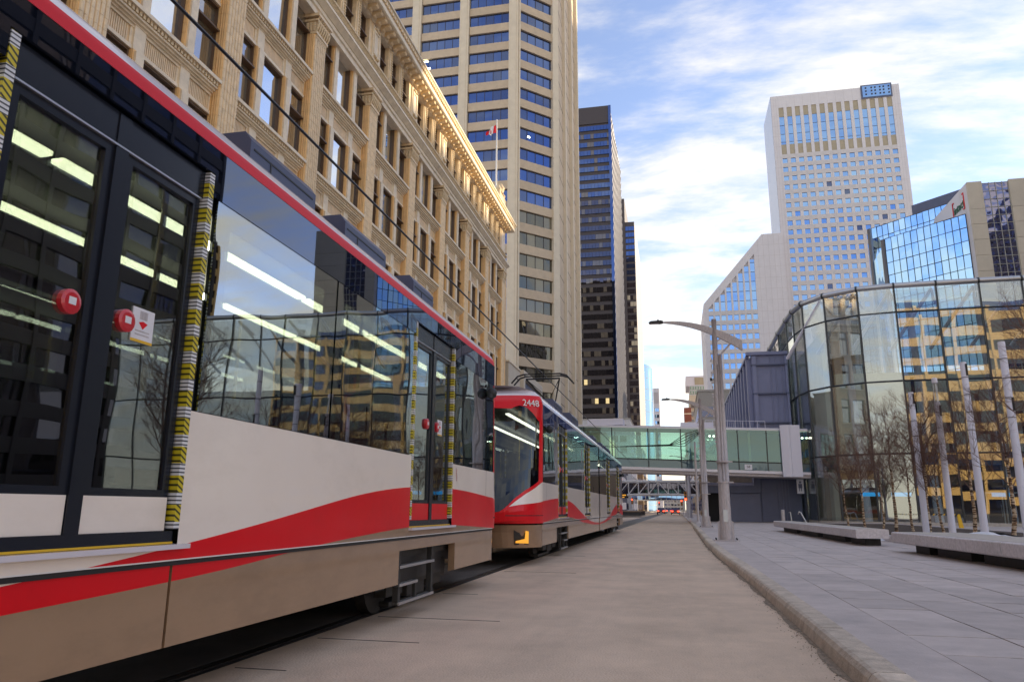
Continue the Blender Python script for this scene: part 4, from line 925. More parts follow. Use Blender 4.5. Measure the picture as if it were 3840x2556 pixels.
for t in rz: fbox(mb, fW, c0, c0+cp*13+cw, t, t+1.56 if t < 126 else 126.4, -.9, .012)
stuff(obj('floor_bands', mb, M['white_conc'], wt))
mb = MB()
for k in range(14):
    u = c0+cp*k
    fbox(mb, fW, u, u+cw, 141.6, 145.2, -.9, -.25); fbox(mb, fW, u, u+cw, 126.4, 130.5, -.9, -.25)
stuff(obj('tan_spandrels', mb, M['tan_panel'], wt))
random.seed(21)
for k in range(14):
    u = c0+cp*k
    for z0, z1 in ((138.2, 141.5), (134.7, 138.0), (131.6, 134.5), (130.55, 131.4)): pane('window', wt, fW, u+.04, z0, cw-.08, z1-z0, -.3, M['sky_glass'], .003)
    for t in rz[:17]: pane('window', wt, fW, u+.04, t-1.84, cw-.08, 1.82, -.3, M['sky_glass'] if random.random() > .02 else M['blue_glass2'], .006)
mb = MB()
for k in range(5): fbox(mb, fW, c0+cp*(3*k)-.55, c0+cp*(3*k)-.5, 50, 126, .0, .016)
for k in range(22): fbox(mb, fW, .02, c0-.02, 60+4.1*k, 60.05+4.1*k, 0, .004); fbox(mb, fW, c0+cp*13+cw+.02, 43.6, 60+4.1*k, 60.05+4.1*k, 0, .004)
for u in (.85, 1.7, 41.8, 42.7): fbox(mb, fW, u, u+.05, 50, 149, 0, .005)
for k in range(14): fbox(mb, fW, c0+cp*k, c0+cp*k+.05, 145.3, 149.5, 0, .004)
stuff(obj('panel_joints', mb, M['galv'], wt))
mb = MB(); fbox(mb, fW, 30.9, 41.2, 145.3, 150.6, 0, .3); obj('screen_frame', mb, M['slate'], wt)
mb = MB(); fbox(mb, fW, 31.4, 40.7, 145.8, 150.1, .3, .4); obj('screen_panel', mb, M['sky_glass'], wt)
mb = MB()
for a in (32.3, 34.2, 35.4, 37, 38.2, 39.9):
    for v in (146.6, 147.9, 149.1): fbox(mb, fW, a, a+.5, v, v+.45, .4, .6)
stuff(obj('screen_vents', mb, M['bronze'], wt))
wg = thing('sloping_wing', 'lower pale wing with a sloping roofline in front of the white tower', 'building', (25, 258, 0))
fG = Fr((12, 258, 0), 0); k_ = 258/260
prof = [(0, 0), (27.9, 0), (27.9, 96), (21.0, 96), (0, 71.5)]
mb = MB(); i = 0
GX = [1.6+2.12*k for k in range(8)]
mb.prism([(12+u, v) for u, v in prof], 'y', 258.7, 290)
def slope(u): return 71.5+24.5*min(u, 21)/21
cells = [0]+[x for gx in GX for x in (gx, gx+1.5)]+[27.9]
for a, b in zip(cells[0::2], cells[1::2]):
    i = len(mb.v); mb.prism([(12+a, 0), (12+b, 0), (12+b, slope(b)), (12+min(max(21, a), b) if a < 21 < b else 12+b, slope(b)), (12+a, slope(a))], 'y', 258, 258.7)
for gx in GX: mb.prism([(12+gx, slope(gx)-3.6), (12+gx+1.5, slope(gx+1.5)-3.6), (12+gx+1.5, slope(gx+1.5)-.003), (12+gx, slope(gx)-.003)], 'y', 258.002, 258.7)
obj('wall', mb, M['white_clad'], wg)
mb = MB()
for j in range(13): v = 67.2-3.42*j; fbox(mb, fG, GX[0]-.01, GX[-1]+1.51, v, v+1.5, -.7, .01)
stuff(obj('floor_bands', mb, M['white_conc'], wg))
for gx in GX:
    for j in range(13): pane('window', wg, fG, gx+.03, 67.2-3.42*j-1.9, 1.44, 1.88, -.3, M['sky_glass'], .008)
    v = 68.8
    while v < slope(gx)-3.9:
        h = min(3.2, slope(gx)-3.7-v)
        if h > .6: pane('window', wg, fG, gx+.03, v, 1.44, h, -.3, M['sky_glass'], .006)
        v += 3.42
mb = MB()
for j in range(18): v = 24+4*j; fbox(mb, fG, .02 if v < 70 else 27.8, .9 if v < 70 else 27.85, v, v+.05, 0, .006); fbox(mb, fG, 18.2, 27.8, v, v+.06, 0, .006)
for u in (19.4, 21.2, 23.0, 24.8, 26.5): fbox(mb, fG, u, u+.06, 20, slope(u)-.5, 0, .007)
stuff(obj('panel_joints', mb, M['galv'], wg))
# ------------------------------------------------------------------ beige building with the sign and the mirror glass block
bg_ = thing('beige_office', 'beige panelled office block with a dusky glass strip and a lettered sign wall', 'building', (48, 118, 0))
YC, XC = 110., 42.62
obj('wall', MB().box(XC+.02, 53.4, YC+.35, 135, 0, 47.0), M['beige'], bg_)
random.seed(4)
zs_ = [47.4, 43.22, 40.95, 38.65, 36.32, 34.0, 31.7, 29.4, 27.1, 24.8, 22.5, 20.0, 10]
for x0, x1 in ((42.62, 44.55), (48.0, 53.4)):
    for a, b in zip(zs_[1:], zs_): obj('panel', MB().box(x0+.01, x1-.01, YC+random.uniform(0, .02), YC+.34, a+.02, b-.02), M['beige'], bg_, org=(x0, YC, a))
zz = zs_[1:]
for a, b in zip(zs_[1:], zs_):
    n_ = 1 if b < 47 else 1
    for y0, y1 in ((110.36, 113.0), (113.0, 124)): obj('side_panel', MB().box(XC, XC+.3, y0+.02, y1-.02, a+.02, b-.02), M['white_clad'] , bg_, org=(XC, y0, a))
fB = Fr((44.6, YC+.3, 0), 0); cw_ = [.0, .9, 1.75, 2.6, 3.35]
for j in range(24):
    v = 45.9-1.22*j
    for k in range(4): pane('pane', bg_, fB, cw_[k]+.03, v+.03, cw_[k+1]-cw_[k]-.06, 1.16, .02, M['purple_glass'], .012)
mb = MB()
for k in range(5): fbox(mb, fB, cw_[k]-.03, cw_[k]+.03, 10, 47.2, -.1, .12)
for j in range(26): v = 47.1-1.22*j; fbox(mb, fB, .03, 3.32, v-.03, v+.03, -.1, .11)
stuff(obj('strip_mullions', mb, M['pale_mullion'], bg_))
sm = Matrix.Translation((XC-.06, 113.65, 45.0)) @ Matrix.Rotation(R(-90), 4, 'Z') @ Matrix.Rotation(R(90), 4, 'X')
text('sign_lettering', 'intact', 1.75, M['sign_green'], bg_, sm, ext=.05)
for s, yy in ((1, 116.0), (-1, 111.55)):
    o = obj('sign_bracket', MB().box(XC-.12, XC-.01, min(yy, yy-.14*s), max(yy, yy-.14*s), 44.0, 46.5).box(XC-.12, XC-.01, min(yy-.14*s, yy-.55*s), max(yy-.14*s, yy-.55*s), 46.32, 46.5).box(XC-.12, XC-.01, min(yy-.14*s, yy-.55*s), max(yy-.14*s, yy-.55*s), 44.0, 44.18), M['sign_red'], bg_, org=(XC, yy, 45))
mg = thing('mirror_glass_block', 'mirrored blue glass block with a gridded curtain wall beside the beige office', 'building', (36, 122, 0))
fM = Fr((33.95, 120.4, 0), R(-45)); ML = 12.25
obj('core', MB().prism([(34.2, 120.6), (42.6, 112.2), (48, 118), (44, 134), (35, 134)], 'z', 0, 43.0), M['mirror_glass'], mg)
random.seed(9); cwm, chm = 1.02, 2.02
for j in range(19):
    z1 = 43.2-chm*j
    for k in range(12): pane('pane', mg, fM, .02+cwm*k, z1-chm+.03, cwm-.04, chm-.06, .1, M['mirror_glass'], .010)
mb = MB()
for k in range(13): fbox(mb, fM, cwm*k-.03, cwm*k+.03, 4, 43.2, 0, .16)
for j in range(20): fbox(mb, fM, 0.03, 12.2, 43.2-chm*j-.035, 43.2-chm*j+.035, 0, .15)
stuff(obj('curtain_grid', mb, M['mullion'], mg))
mu = thing('mirror_glass_block', 'upper set back mirrored glass storeys with a dark louvre slot behind the lower block', 'building', (40, 130, 0))
fU = Fr((35.2, 132.0, 0), R(-45)); UL = 15.0
obj('core', MB().prism([(35.5, 132.3), (45.8, 122), (52, 128), (45, 146), (37, 142)], 'z', 0, 49.0), M['mirror_glass'], mu)
for j in range(5):
    z1 = 49.3-1.95*j
    for k in range(15):
        dk = j == 2 and 5 <= k <= 9
        if dk: obj('louvre', MB().box(0, 0, 0, 0, 0, 0) if 0 else (lambda m_: (fbox(m_, fU, k+.02, k+.98, z1-1.92, z1-.03, -.1, .05), m_)[1])(MB()), M['bronze'], mu, org=fU.p(k, z1))
        else: pane('pane', mu, fU, k+.02, z1-1.92, .96, 1.89, .1, M['mirror_glass'], .009)
for j in range(14):
    z1 = 39.5-1.95*j
    for k in range(3): pane('pane', mu, fU, k+.02, z1-1.92, .96, 1.89, .1, M['mirror_glass'], .009)
fu2 = Fr((34.6, 134.5, 0), R(-75)); fu3 = Fr((33.6, 121.5, 0), R(-75))
mb = MB()
for k in range(16): fbox(mb, fU, k-.03, k+.03, 10, 49.3, 0, .16)
for j in range(21): fbox(mb, fU, 0.03, 14.97, 49.3-1.95*j-.035, 49.3-1.95*j+.035, 0, .15)
stuff(obj('curtain_grid', mb, M['mullion'], mu))
mb = MB()
for i in range(6):
    a0, a1 = R(90+45-15*i*1.5+0), 0
mb = MB().tube([(35.05, 132.3, 10), (35.05, 132.3, 49.3)], .5, 12); obj('rounded_corner', mb, M['steel'], mu, smooth=True)
obj('rounded_corner', MB().tube([(33.85, 120.9, 4), (33.85, 120.9, 43.2)], .45, 12), M['steel'], mg, smooth=True)
fl = Fr((32.2, 140, 0), R(-45))
ml = thing('mirror_glass_block', 'lowest mirrored glass step at the left end of the mirrored block', 'building', (33, 138, 0))
obj('core', MB().prism([(33.0, 142.0), (37.0, 138.0), (42, 143), (38, 150)], 'z', 0, 35.0), M['mirror_glass'], ml)
fl = Fr((32.8, 141.9, 0), R(-45))
for j in range(12):
    for k in range(5): pane('pane', ml, fl, 1.04*k+.02, 35.2-2*j-1.97, 1.0, 1.94, .1, M['mirror_glass'], .01)
mb = MB()
for k in range(6): fbox(mb, fl, 1.04*k-.03, 1.04*k+.03, 8, 35.2, 0, .16)
for j in range(14): fbox(mb, fl, .03, 5.2, 35.2-2*j-.035, 35.2-2*j+.035, 0, .15)
stuff(obj('curtain_grid', mb, M['mullion'], ml))
pn = obj('penthouse', MB().prism([(40.6, 127.5), (47, 121.2), (52, 127), (45, 133)], 'z', 49.3, 51.3), M['slate'], mu)
dk = thing('dark_glass_block', 'low dark glass block peeking over the pavilion roof rim', 'building', (36, 150, 0))
obj('wall', MB().prism([(28.0, 152), (34.5, 146), (40, 152), (33, 158)], 'z', 0, 29.5), M['bronze_glass'], dk); obj('coping', MB().prism([(27.9, 152), (34.5, 145.9), (40.1, 152), (33, 158.1)], 'z', 29.5, 29.8), M['mullion'], dk)
# ------------------------------------------------------------------ towers further down the street
dt = thing('dark_tower', 'tall dark bronze glass tower with a pale diagonal lattice on its street side', 'building', (-30, 310, 0))
fD = Fr((-38.6, 290, 0), 0); DW = 17.1
obj('core', MB().box(-38.5, -21.6, 290.4, 352, 0, 171.0), M['bronze'], dt)
random.seed(31); mb = MB(); ps = []
for j in range(42):
    t = 162.2-3.82*j
    for k in range(12): ps.append((1.42*k+.06, t-2.1, j, k))
rest = {}
for i, (u, v, j, k) in enumerate(ps):
    q = random.random(); m_ = M['bronze_pane'] if q > .8 else M['bronze_glass']
    if j < 9: m_ = M['blue_glass'] if q < .86 else M['bronze_pane']
    if q > .997 or (j == 31 and q > .85): m_ = M['lit']
    if k >= 2 and sum(1 for _ in ()) == 0 and i % 12 >= 3 and 2 <= j < 36 and len([1 for c in dt.children if c.name.startswith('window')]) < 290: pane('window', dt, fD, u, v, 1.34, 2.1, .02, m_, .003)
    else: fbox(rest.setdefault(m_.name, (MB(), m_))[0], fD, u, u+1.34, v, v+2.1, -.03, .02)
for mb, m_ in rest.values(): stuff(obj('windows', mb, m_, dt))
mb = MB(); fbox(mb, fD, -.2, DW+.1, 163.2, 171.2, -.3, .05); obj('plant_screen', mb, M['bronze'], dt)
mb = MB()
for k in range(64):
    z0 = -52+3.6*k
    for q in range(12):
        ya, yb_ = 290.2+5.15*q, 290.2+5.15*(q+1); za, zb2 = z0+4.33*q, z0+4.33*(q+1)
        if za > 0 and zb2+.9 < 171: mb.prism([(ya, za), (ya, za+.9), (yb_, zb2+.9), (yb_, zb2)], 'x', -21.49, -21.2)
obj('lattice', mb, M['lattice'], dt); stuff(dt.children[-1])
obj('side_face', MB().box(-21.6, -21.5, 290.3, 352, 0, 170.9), M['side_grey'], dt); obj('corner_fin', MB().box(-22.2, -21.1, 289.4, 290.1, 0, 171), M['blue_glass'], dt)
d2 = thing('bronze_tower', 'narrow bronze and gold tower partly hidden behind the dark tower', 'building', (-22, 420, 0))
obj('core', MB().box(-34, -18.4, 420.3, 505, 0, 169), M['bronze'], d2); fE = Fr((-23.6, 420, 0), 0); random.seed(8)
obj('tall_core', MB().box(-34, -23.8, 419.7, 470, 0, 184), M['bronze'], d2)
for j in range(36):
    t = 166-3.9*j
    for k in range(3): pane('window', d2, fE, .1+1.72*k, t-2.6, 1.62, 2.6, .05, M['blue_glass'] if j < 9 else random.choice([M['bronze_pane'], M['bronze_glass'], M['bronze_glass'], M['tan_panel'], M['bronze_glass']]), .004)
obj('side_face', MB().box(-18.4, -18.25, 420.4, 505, 0, 169), M['side_grey'], d2); obj('edge_pier', MB().box(-24.2, -23.62, 419.5, 420.2, 0, 169), M['bronze'], d2)
bc = thing('curved_tower', 'curved light blue glass tower near the end of the street', 'building', (-20, 520, 0))
mb = MB().grid(lambda a, b: (-30+16.4*math.sin(a*1.45), 520-16*math.cos(a*1.45)+14, b*(100+4*(1-a))), 14, 1); obj('glass_wall', mb, M['curve_glass'], bc)
mb = MB()
for j in range(13): mb.tube([(-30+16.45*math.sin(a/8*1.45), 534-16.1*math.cos(a/8*1.45), 8*j+4) for a in range(9)], .12, 4)
stuff(obj('floor_lines', mb, M['white'], bc))
ws_ = thing('small_white_tower', 'small pale tower with rows of blue windows at the end of the street', 'building', (-11, 540, 0)); fS = Fr((-13.6, 540, 0), 0)
obj('wall', MB().box(-13.6, -9.3, 540.1, 552, 0, 87), M['white_clad'], ws_); obj('louvre', MB().box(-13.2, -10.2, 539.9, 540.05, 76, 84), M['galv'], ws_)
for j in range(13):
    for k in range(2): pane('window', ws_, fS, .6+1.6*k, 70-4.6*j, 1.4, 2.3, .05, M['sky_glass'])
ob = thing('old_office_block', 'pale office block with a green lattice band and rooftop penthouse', 'building', (10, 350, 0)); fO = Fr((7.6, 350, 0), 0)
obj('wall', MB().box(7.6, 18, 350.3, 375, 0, 53), M['beige'], ob); obj('penthouse', MB().box(6.4, 18, 350.6, 372, 57.4, 62.2), M['steel_pale'], ob); obj('upper_wall', MB().box(8.0, 18, 350.4, 372, 53, 57.4), M['white_clad'], ob)
mb = MB()
for k in range(7):
    x = 8.1+1.15*k
    for v in (53.4, 55.6): mb.prism([(x, v), (x+.18, v), (x+.75, v+1.7), (x+.57, v+1.7)], 'y', 350.1, 350.35).prism([(x+.57, v), (x+.75, v), (x+.18, v+1.7), (x, v+1.7)], 'y', 350.02, 350.09)
stuff(obj('lattice_band', mb, M['green'], ob)); obj('penthouse_panel', MB().box(10.4, 15, 350.4, 350.55, 58, 61.4), M['tan_panel'], ob)
for j in range(7):
    for k in range(4): pane('window', ob, fO, .7+1.9*k, 47-3.7*j, 1.5, 2.0, .35, M['bronze_pane'])
br_ = thing('brick_block', 'small red brick block below the pale office block', 'building', (6, 340, 0)); obj('wall', MB().box(4.9, 8.0, 340, 352, 0, 46), M['brick'], br_)
obj('floor_band', MB().box(4.8, 8.05, 339.9, 340.1, 43, 43.4).box(4.8, 8.05, 339.9, 340.1, 39, 39.4), M['trim'], br_)
# buildings that close the street behind the bridges
random.seed(14)
for i, (x0, x1, y0, h, m_, lab) in enumerate(((-34, -14.6, 160, 17, 'tan_a', 'tan street block left of the tracks under the truss bridge'), (-32, -15, 200, 12, 'slate', 'dark street block left of the tracks beyond the truss bridge'), (4.4, 20, 112, 7.0, 'brownstone', 'brown shop block on the right beyond the skywalk'), (5, 24, 150, 24, 'concrete', 'grey block on the right beyond the brown shop block'), (4.8, 22, 205, 14, 'tan_a', 'low tan block on the right further along the street'), (-36, -14, 245, 30, 'white_conc', 'pale office block on the left past the distant glass footbridge'), (5, 26, 258, 30, 'bluemetal', 'blue grey block on the right past the low tan block'), (-38, -13.5, 320, 26, 'brownstone', 'brown block on the left far down the street'), (5.5, 28, 420, 30, 'tan_a', 'far tan block on the right near the street end'), (-18, 8, 760, 26, 'concrete', 'pale block closing the far end of the street'))):
    b = thing('street_block', lab, 'building', ((x0+x1)/2, y0, 0)); obj('wall', MB().box(x0, x1, y0, y0+36, 0, h), M[m_], b)
    side_ = x1 if x1 < 0 else x0
    mb = MB()
    for k in range(8):
        for z in range(1, int(h/3.6)+1): mb.box(side_-.04, side_+.04, y0+1+4.3*k, y0+4.2+4.3*k, 3.6*z-2.6, 3.6*z-.6)
    stuff(obj('windows', mb, M['bronze_glass'], b)); fA = Fr((x0, y0, 0), 0)
    for k in range(int((x1-x0)/3)):
        for z in range(1, int(h/3.6)+1): pane('window', b, fA, .6+3*k, 3.6*z-2.6, 2.2, 2, .05, M['bronze_glass'])
    obj('cornice', MB().box(x0-.15, x1+.15, y0-.15, y0+36.1, h, h+.4), M['concrete'], b)
# white truss bridge and a farther glazed bridge
tb = thing('truss_bridge', 'white steel truss footbridge over the street beyond the skywalk', 'footbridge', (-3, 170, 4))
TY = 170
obj('top_chord', MB().tube([(-17, TY, 7.2), (6.4, TY, 7.2)], .28, 8).tube([(-17, TY+3, 7.2), (6.4, TY+3, 7.2)], .28, 8), M['truss'], tb)
obj('bottom_chord', MB().tube([(-17, TY, 3.95), (-8, TY, 4.35), (0, TY, 4.35), (6.4, TY, 4.0)], .24, 8).tube([(-17, TY+3, 4.35), (6.4, TY+3, 4.35)], .24, 8).box(-17, 6.4, TY+.2, TY+2.9, 4.25, 4.45), M['truss'], tb)
cx = -3.9
for k in range(-4, 5):
    x = cx+2.18*k; obj('post', MB().tube([(x, TY, 4.35), (x, TY, 7.2)], .13, 6), M['truss'], tb, org=(x, TY, 4.3))
    if k < 4:
        a, b = (x, x+2.18) if k >= 0 else (x+2.18, x)
        obj('diagonal', MB().tube([(a, TY, 7.1), (b, TY, 4.4)], .12, 6), M['truss'], tb, org=(x, TY, 4.3))
obj('glazing', MB().box(-17, 6.4, TY+2.9, TY+2.95, 4.5, 7.0), M['bronze_glass'], tb)
mb = MB()
for k in range(22): mb.box(-17+1.06*k, -16.9+1.06*k, TY+2.8, TY+2.89, 4.5, 7.0)
stuff(obj('glazing_bars', mb, M['bronze'], tb))
gb = thing('glass_footbridge', 'distant blue green glazed footbridge seen beneath the truss bridge', 'footbridge', (-2, 300, 5)); obj('glazing', MB().box(-16, 6, 300, 303, 4.8, 8.2), M['sky_glass'], gb)
mb = MB()
for k in range(12): mb.box(-16+2*k, -15.85+2*k, 299.85, 299.99, 4.8, 8.2)
obj('frame', mb.box(-16, 6, 299.8, 303.1, 4.4, 4.8).box(-16, 6, 299.8, 303.1, 8.2, 8.5), M['steel'], gb)
# ------------------------------------------------------------------ street lamps
def street_lamp(x, y, label, full=True):
    t = thing('street_lamp', label, 'street lamp', (x, y, .13), 'street lamps along the kerb')
    G = M['galv']
    obj('base_plate', MB().box(x-.42, x+.42, y-.3, y+.3, .131, .165), G, t); 
    mb = MB().tube([(x, y, .165), (x, y, 2.05)], [.20, .185], 14)
    for s in (-1, 1): mb.prism([(x+s*.19, .165), (x+s*.27, .165), (x+s*.255, .75), (x+s*.19, .80)], 'y', y-.012, y+.012)
    obj('lower_pole', mb, G, t, smooth=False)
    obj('upper_pole', MB().tube([(x-.075, y, 2.05), (x-.045, y, 5.8), (x-.03, y, 7.85)], [.105, .10, .085], 12).tube([(x-.03, y, 7.85), (x-.03, y, 7.87)], .088, 12), G, t, smooth=True)
    obj('cable_pipe', MB().tube([(x+.11, y, 2.05), (x+.10, y, 6.55)], [.095, .075], 10).tube([(x+.02, y-.1, 2.05), (x+.02, y-.09, 6.2)], .04, 6), G, t, smooth=True)
    obj('access_hatch', MB().box(x-.075, x+.075, y-.215, y-.17, .75, 1.15).box(x-.06, x-.04, y-.22, y-.2149, .92, .98), M['steel'], t)
    for sx_ in (-.34, .34):
        for sy_ in (-.22, .22): obj('anchor_bolt', MB().tube([(x+sx_, y+sy_, .16), (x+sx_, y+sy_, .22)], .025, 6), M['under'], t)
    for z in (2.05, 2.75): obj('band_clamp', MB().tube([(x, y, z), (x, y, z+.05)], .225, 14).box(x+.2, x+.34, y-.02, y+.02, z, z+.05), G, t)
    mb = MB()
    for k in range(26): z = 3.3+.13*k+.03*math.sin(k*3.1); mb.box(x-.19-.02*(k % 3), x-.165, y-.03, y+.03, z, z+.07)
    obj('bolt_rail', mb, G, t); stuff(t.children[-1])
    obj('signal_box', MB().box(x-.27, x-.19, y-.04, y+.04, 5.62, 5.72).box(x-.2, x-.1, y-.02, y+.02, 5.65, 5.69), M['under'], t)
    def arm(a):                                           # a: 0 tip .. 1 back end
        X = x-1.85+2.75*a; Z = 7.86+.03*math.sin(a*2)-.95*max(0, a-.05)**1.9; return X, Z
    mb = MB(); n_ = 14
    for i in range(n_):
        a, b = i/n_, (i+1)/n_; (X0, Z0), (X1, Z1) = arm(a), arm(b); h0, h1 = .05+.30*a**.8, .05+.30*b**.8; w0, w1 = .03+.07*a, .03+.07*b
        k = len(mb.v); mb.v += [(X0, y-w0, Z0), (X0, y+w0, Z0), (X0, y+w0*.6, Z0-h0), (X0, y-w0*.6, Z0-h0), (X1, y-w1, Z1), (X1, y+w1, Z1), (X1, y+w1*.6, Z1-h1), (X1, y-w1*.6, Z1-h1)]
        for q in ((0, 4, 5, 1), (1, 5, 6, 2), (2, 6, 7, 3), (3, 7, 4, 0)): mb.f.append(tuple(k+c for c in q)); mb.m.append(0)
        if i in (0, n_-1): mb.f.append((k, k+1, k+2, k+3) if i == 0 else (k+7, k+6, k+5, k+4)); mb.m.append(0)
    obj('arm', mb, G, t)
    tx, tz = arm(0)
    hd = obj('lamp_head', MB().prism([(tx+.02, tz-.045), (tx+.02, tz+.02), (tx-.06, tz+.045), (tx-.42, tz+.03), (tx-.50, tz-.02), (tx-.46, tz-.06), (tx-.1, tz-.065)], 'y', y-.10, y+.10), M['under'], t)
    obj('photocell', MB().tube([(tx-.16, y, tz+.04), (tx-.16, y, tz+.09), (tx-.16, y, tz+.10)], [.03, .03, .015], 8), M['under'], hd)
    obj('lens', MB().box(tx-.44, tx-.14, y-.07, y+.07, tz-.07, tz-.064), M['roof_white'], hd)
    X, Z = arm(.88); obj('brace', MB().tube([(x+.08, y, 6.5), (X, y, Z-.2)], .035, 6).tube([(x+.02, y, 7.05), (x+.35, y, 7.25)], .025, 6), G, t)
    return t
street_lamp(1.6, 26.8, 'nearest grey street lamp with curved arm, standing closest to the kerb bend')
street_lamp(1.66, 46.7, 'second grey street lamp, its arm partly hidden behind the nearest lamp post')
street_lamp(1.6, 98, 'third street lamp beyond the skywalk, only its post showing beneath it')
street_lamp(1.6, 122, 'farthest street lamp standing beside the amber traffic signal')
tp = thing('thin_post', 'thin grey post standing between the second and third street lamps', 'post', (1.55, 59.6, .13))
obj('pole', MB().tube([(1.55, 59.6, .13), (1.55, 59.6, 6.3)], [.10, .07], 8), M['galv'], tp); obj('base', MB().tube([(1.55, 59.6, .13), (1.55, 59.6, .3)], [.28, .11], 8), M['galv'], tp)
scb = thing('span_wires', 'bundle of black span cables tied from the second lamp post across the street', 'cable', (1.6, 46.5, 6))
for i in range(5):
    z = 5.95-.08*i; obj('cable', MB().tube([(1.5, 46.7, z), (.6, 47, z-.28-.10*i), (-.3, 48, 5.15-.02*i), (-4.1, 50.5, 4.9+.35), (-9.5, 54, 5.9)], .022, 4), M['black'], scb)
def signal(x, y, z, label, lit, body='led', s=1.0):
    t = thing('traffic_signal', label, 'traffic light', (x, y, 0), 'traffic signals down the street')
    obj('pole', MB().tube([(x+.25*s, y, 0), (x+.25*s, y, z+.8*s)], .07, 6), M['galv'], t); b = obj('housing', MB().box(x-.17*s, x+.17*s, y-.12, y+.12, z-.5*s, z+.6*s), M[body], t)
    for k in range(3):
        zz = z+.38*s-.36*s*k; obj('lens', MB().tube([(x, y-.12, zz), (x, y-.15, zz)], .13*s, 10), M['led_red'] if k == lit else M['black'], b)
    obj('hood', MB().box(x-.19*s, x+.19*s, y-.28, y-.12, z+.60*s, z+.63*s), M['black'], b)
signal(1.35, 119, 3.1, 'large amber traffic signal with a glowing red lens by the blue grey lamp post', 2, s=1.25)
signal(.9, 150, 2.4, 'smaller traffic signal lit red right of the parked cars', 0)
signal(-8.6, 150, 2.6, 'traffic signal lit red on the left side beneath the truss bridge', 0)
signal(-5.2, 230, 2.8, 'tiny distant traffic signal left of the red tail lights', 0)
dirs = thing('destination_sign', 'dark hanging sign with orange lettering bars left of the street under the truss bridge', 'sign', (-9, 140, 3.2))
obj('panel', MB().box(-10.8, -8.9, 140, 140.2, 3.1, 3.9), M['black'], dirs); obj('lit_text', MB().box(-10.7, -9.1, 139.9, 139.99, 3.55, 3.75).box(-10.6, -9.4, 139.9, 139.99, 3.2, 3.35), M['orange_lamp'], dirs); obj('post', MB().tube([(-9.9, 140.1, 0), (-9.9, 140.1, 3.1)], .06, 6), M['galv'], dirs)
# cars waiting far down the street
def parked_car(x, y, col, label):
    t = thing('car', label, 'car', (x, y, 0), 'cars waiting far down the street'); m_ = mat('car_paint', col, .3, coat=.6)
    obj('body', MB().prism([(y, .35), (y, .85), (y+.15, .95), (y+4.3, .9), (y+4.4, .4)], 'x', x-.9, x+.9), m_, t)
    obj('cabin', MB().prism([(y+.25, .95), (y+.75, 1.45), (y+2.3, 1.47), (y+3.1, .93)], 'x', x-.78, x+.78), M['bronze_glass'], t); obj('roof', MB().box(x-.72, x+.72, y+.75, y+2.3, 1.46, 1.5), m_, t)
    for s in (-1, 1):
        obj('tail_light', MB().box(x+s*.62-.2, x+s*.62+.2, y-.02, y+.03, .68, .86), M['led_red'], t)
        for yy in (y+.8, y+3.5): obj('wheel', MB().tube([(x+s*.78, yy, .32), (x+s*.92, yy, .32)], .32, 12), M['black'], t)
    obj('number_plate', MB().box(x-.26, x+.26, y-.025, y-.005, .5, .62), M['paper'], t)
parked_car(-3.6, 175, (.03, .03, .04), 'dark car with red tail lights, left one of the pair facing away')
parked_car(-.4, 168, (.25, .02, .02), 'red car with bright tail lights on the right of the lane ahead')
parked_car(-2.2, 215, (.5, .5, .52), 'silver car farther off between the dark and red cars')
rm = thing('platform_ramp', 'low dark platform ramp with a concrete wedge end beyond the second tram', 'ramp', (-6, 112, 0))
obj('deck', MB().box(-8.9, -5.2, 112, 128, .2, .75), M['under'], rm); obj('edge', MB().box(-8.9, -5.15, 111.9, 128, .751, .9), M['brownstone'], rm); obj('wedge', MB().prism([(-10.6, .0), (-9.0, 0), (-9.0, 2.0), (-9.4, 2.0)], 'y', 112, 116), M['concrete'], rm)
# ------------------------------------------------------------------ benches on the plaza
def bench(label, c0, c1, wd, legs, n_, ztop=.62, th=.27):
    """c0 near left corner, c1 far left corner of the slab"""
    a = math.atan2(c1[1]-c0[1], c1[0]-c0[0])-R(90); L_ = math.hypot(c1[0]-c0[0], c1[1]-c0[1])
    t = thing('bench', label, 'bench', (c0[0], c0[1], .13), 'stone slab benches on the plaza'); t.rotation_euler = (0, 0, a)
    sl = L_/n_; b = .025; me = mesh('slab', MB().prism([(b, ztop-th), (wd-b, ztop-th), (wd, ztop-th+b), (wd, ztop-b), (wd-b*.7, ztop-b*.3), (wd-b*2, ztop), (b*2, ztop), (b*.7, ztop-b*.3), (0, ztop-b), (0, ztop-th+b)], 'y', .004, sl-.004), [M['bench']])
    for k in range(n_):
        o = bpy.data.objects.new('slab', me); C.objects.link(o); o.parent = t; o.location = (random.uniform(-.004, .004), sl*k, -.13)
    for y0, y1 in legs: o = bpy.data.objects.new('plinth', mesh('plinth', MB().box(.36, wd-.12, y0, y1, 0, ztop-th-.131), M['under'])); C.objects.link(o); o.parent = t
    top = bpy.data.objects.new('seat_boards', mesh('seat_boards', MB().box(.12, wd-.08, .1, L_-.1, ztop-.13+.001, ztop-.13+.006), M['bench_top'])); C.objects.link(top); top.parent = t
    return t
bench('longer low stone bench reaching toward the dark service wall', (5.2, 24.4), (4.80, 40.8), .92, [(.5, 2.2), (3.0, 6.5), (7.4, 11), (12, 15.6)], 16)
bench('nearer low stone bench with dark plinths, cut off by the right edge', (6.12, 8.6), (5.46, 21.6), 1.7, [(1.0, 3.0), (3.6, 5.8), (6.6, 8.6), (9.2, 11.0), (11.5, 12.4)], 13)
pl = thing('planter_bed', 'planter bed of dark soil with a low stone edge where the birch trees grow', 'planter', (10, 36, .13))
obj('soil', MB().box(7.3, 14, 20, 56, .131, .30), M['soil'], pl)
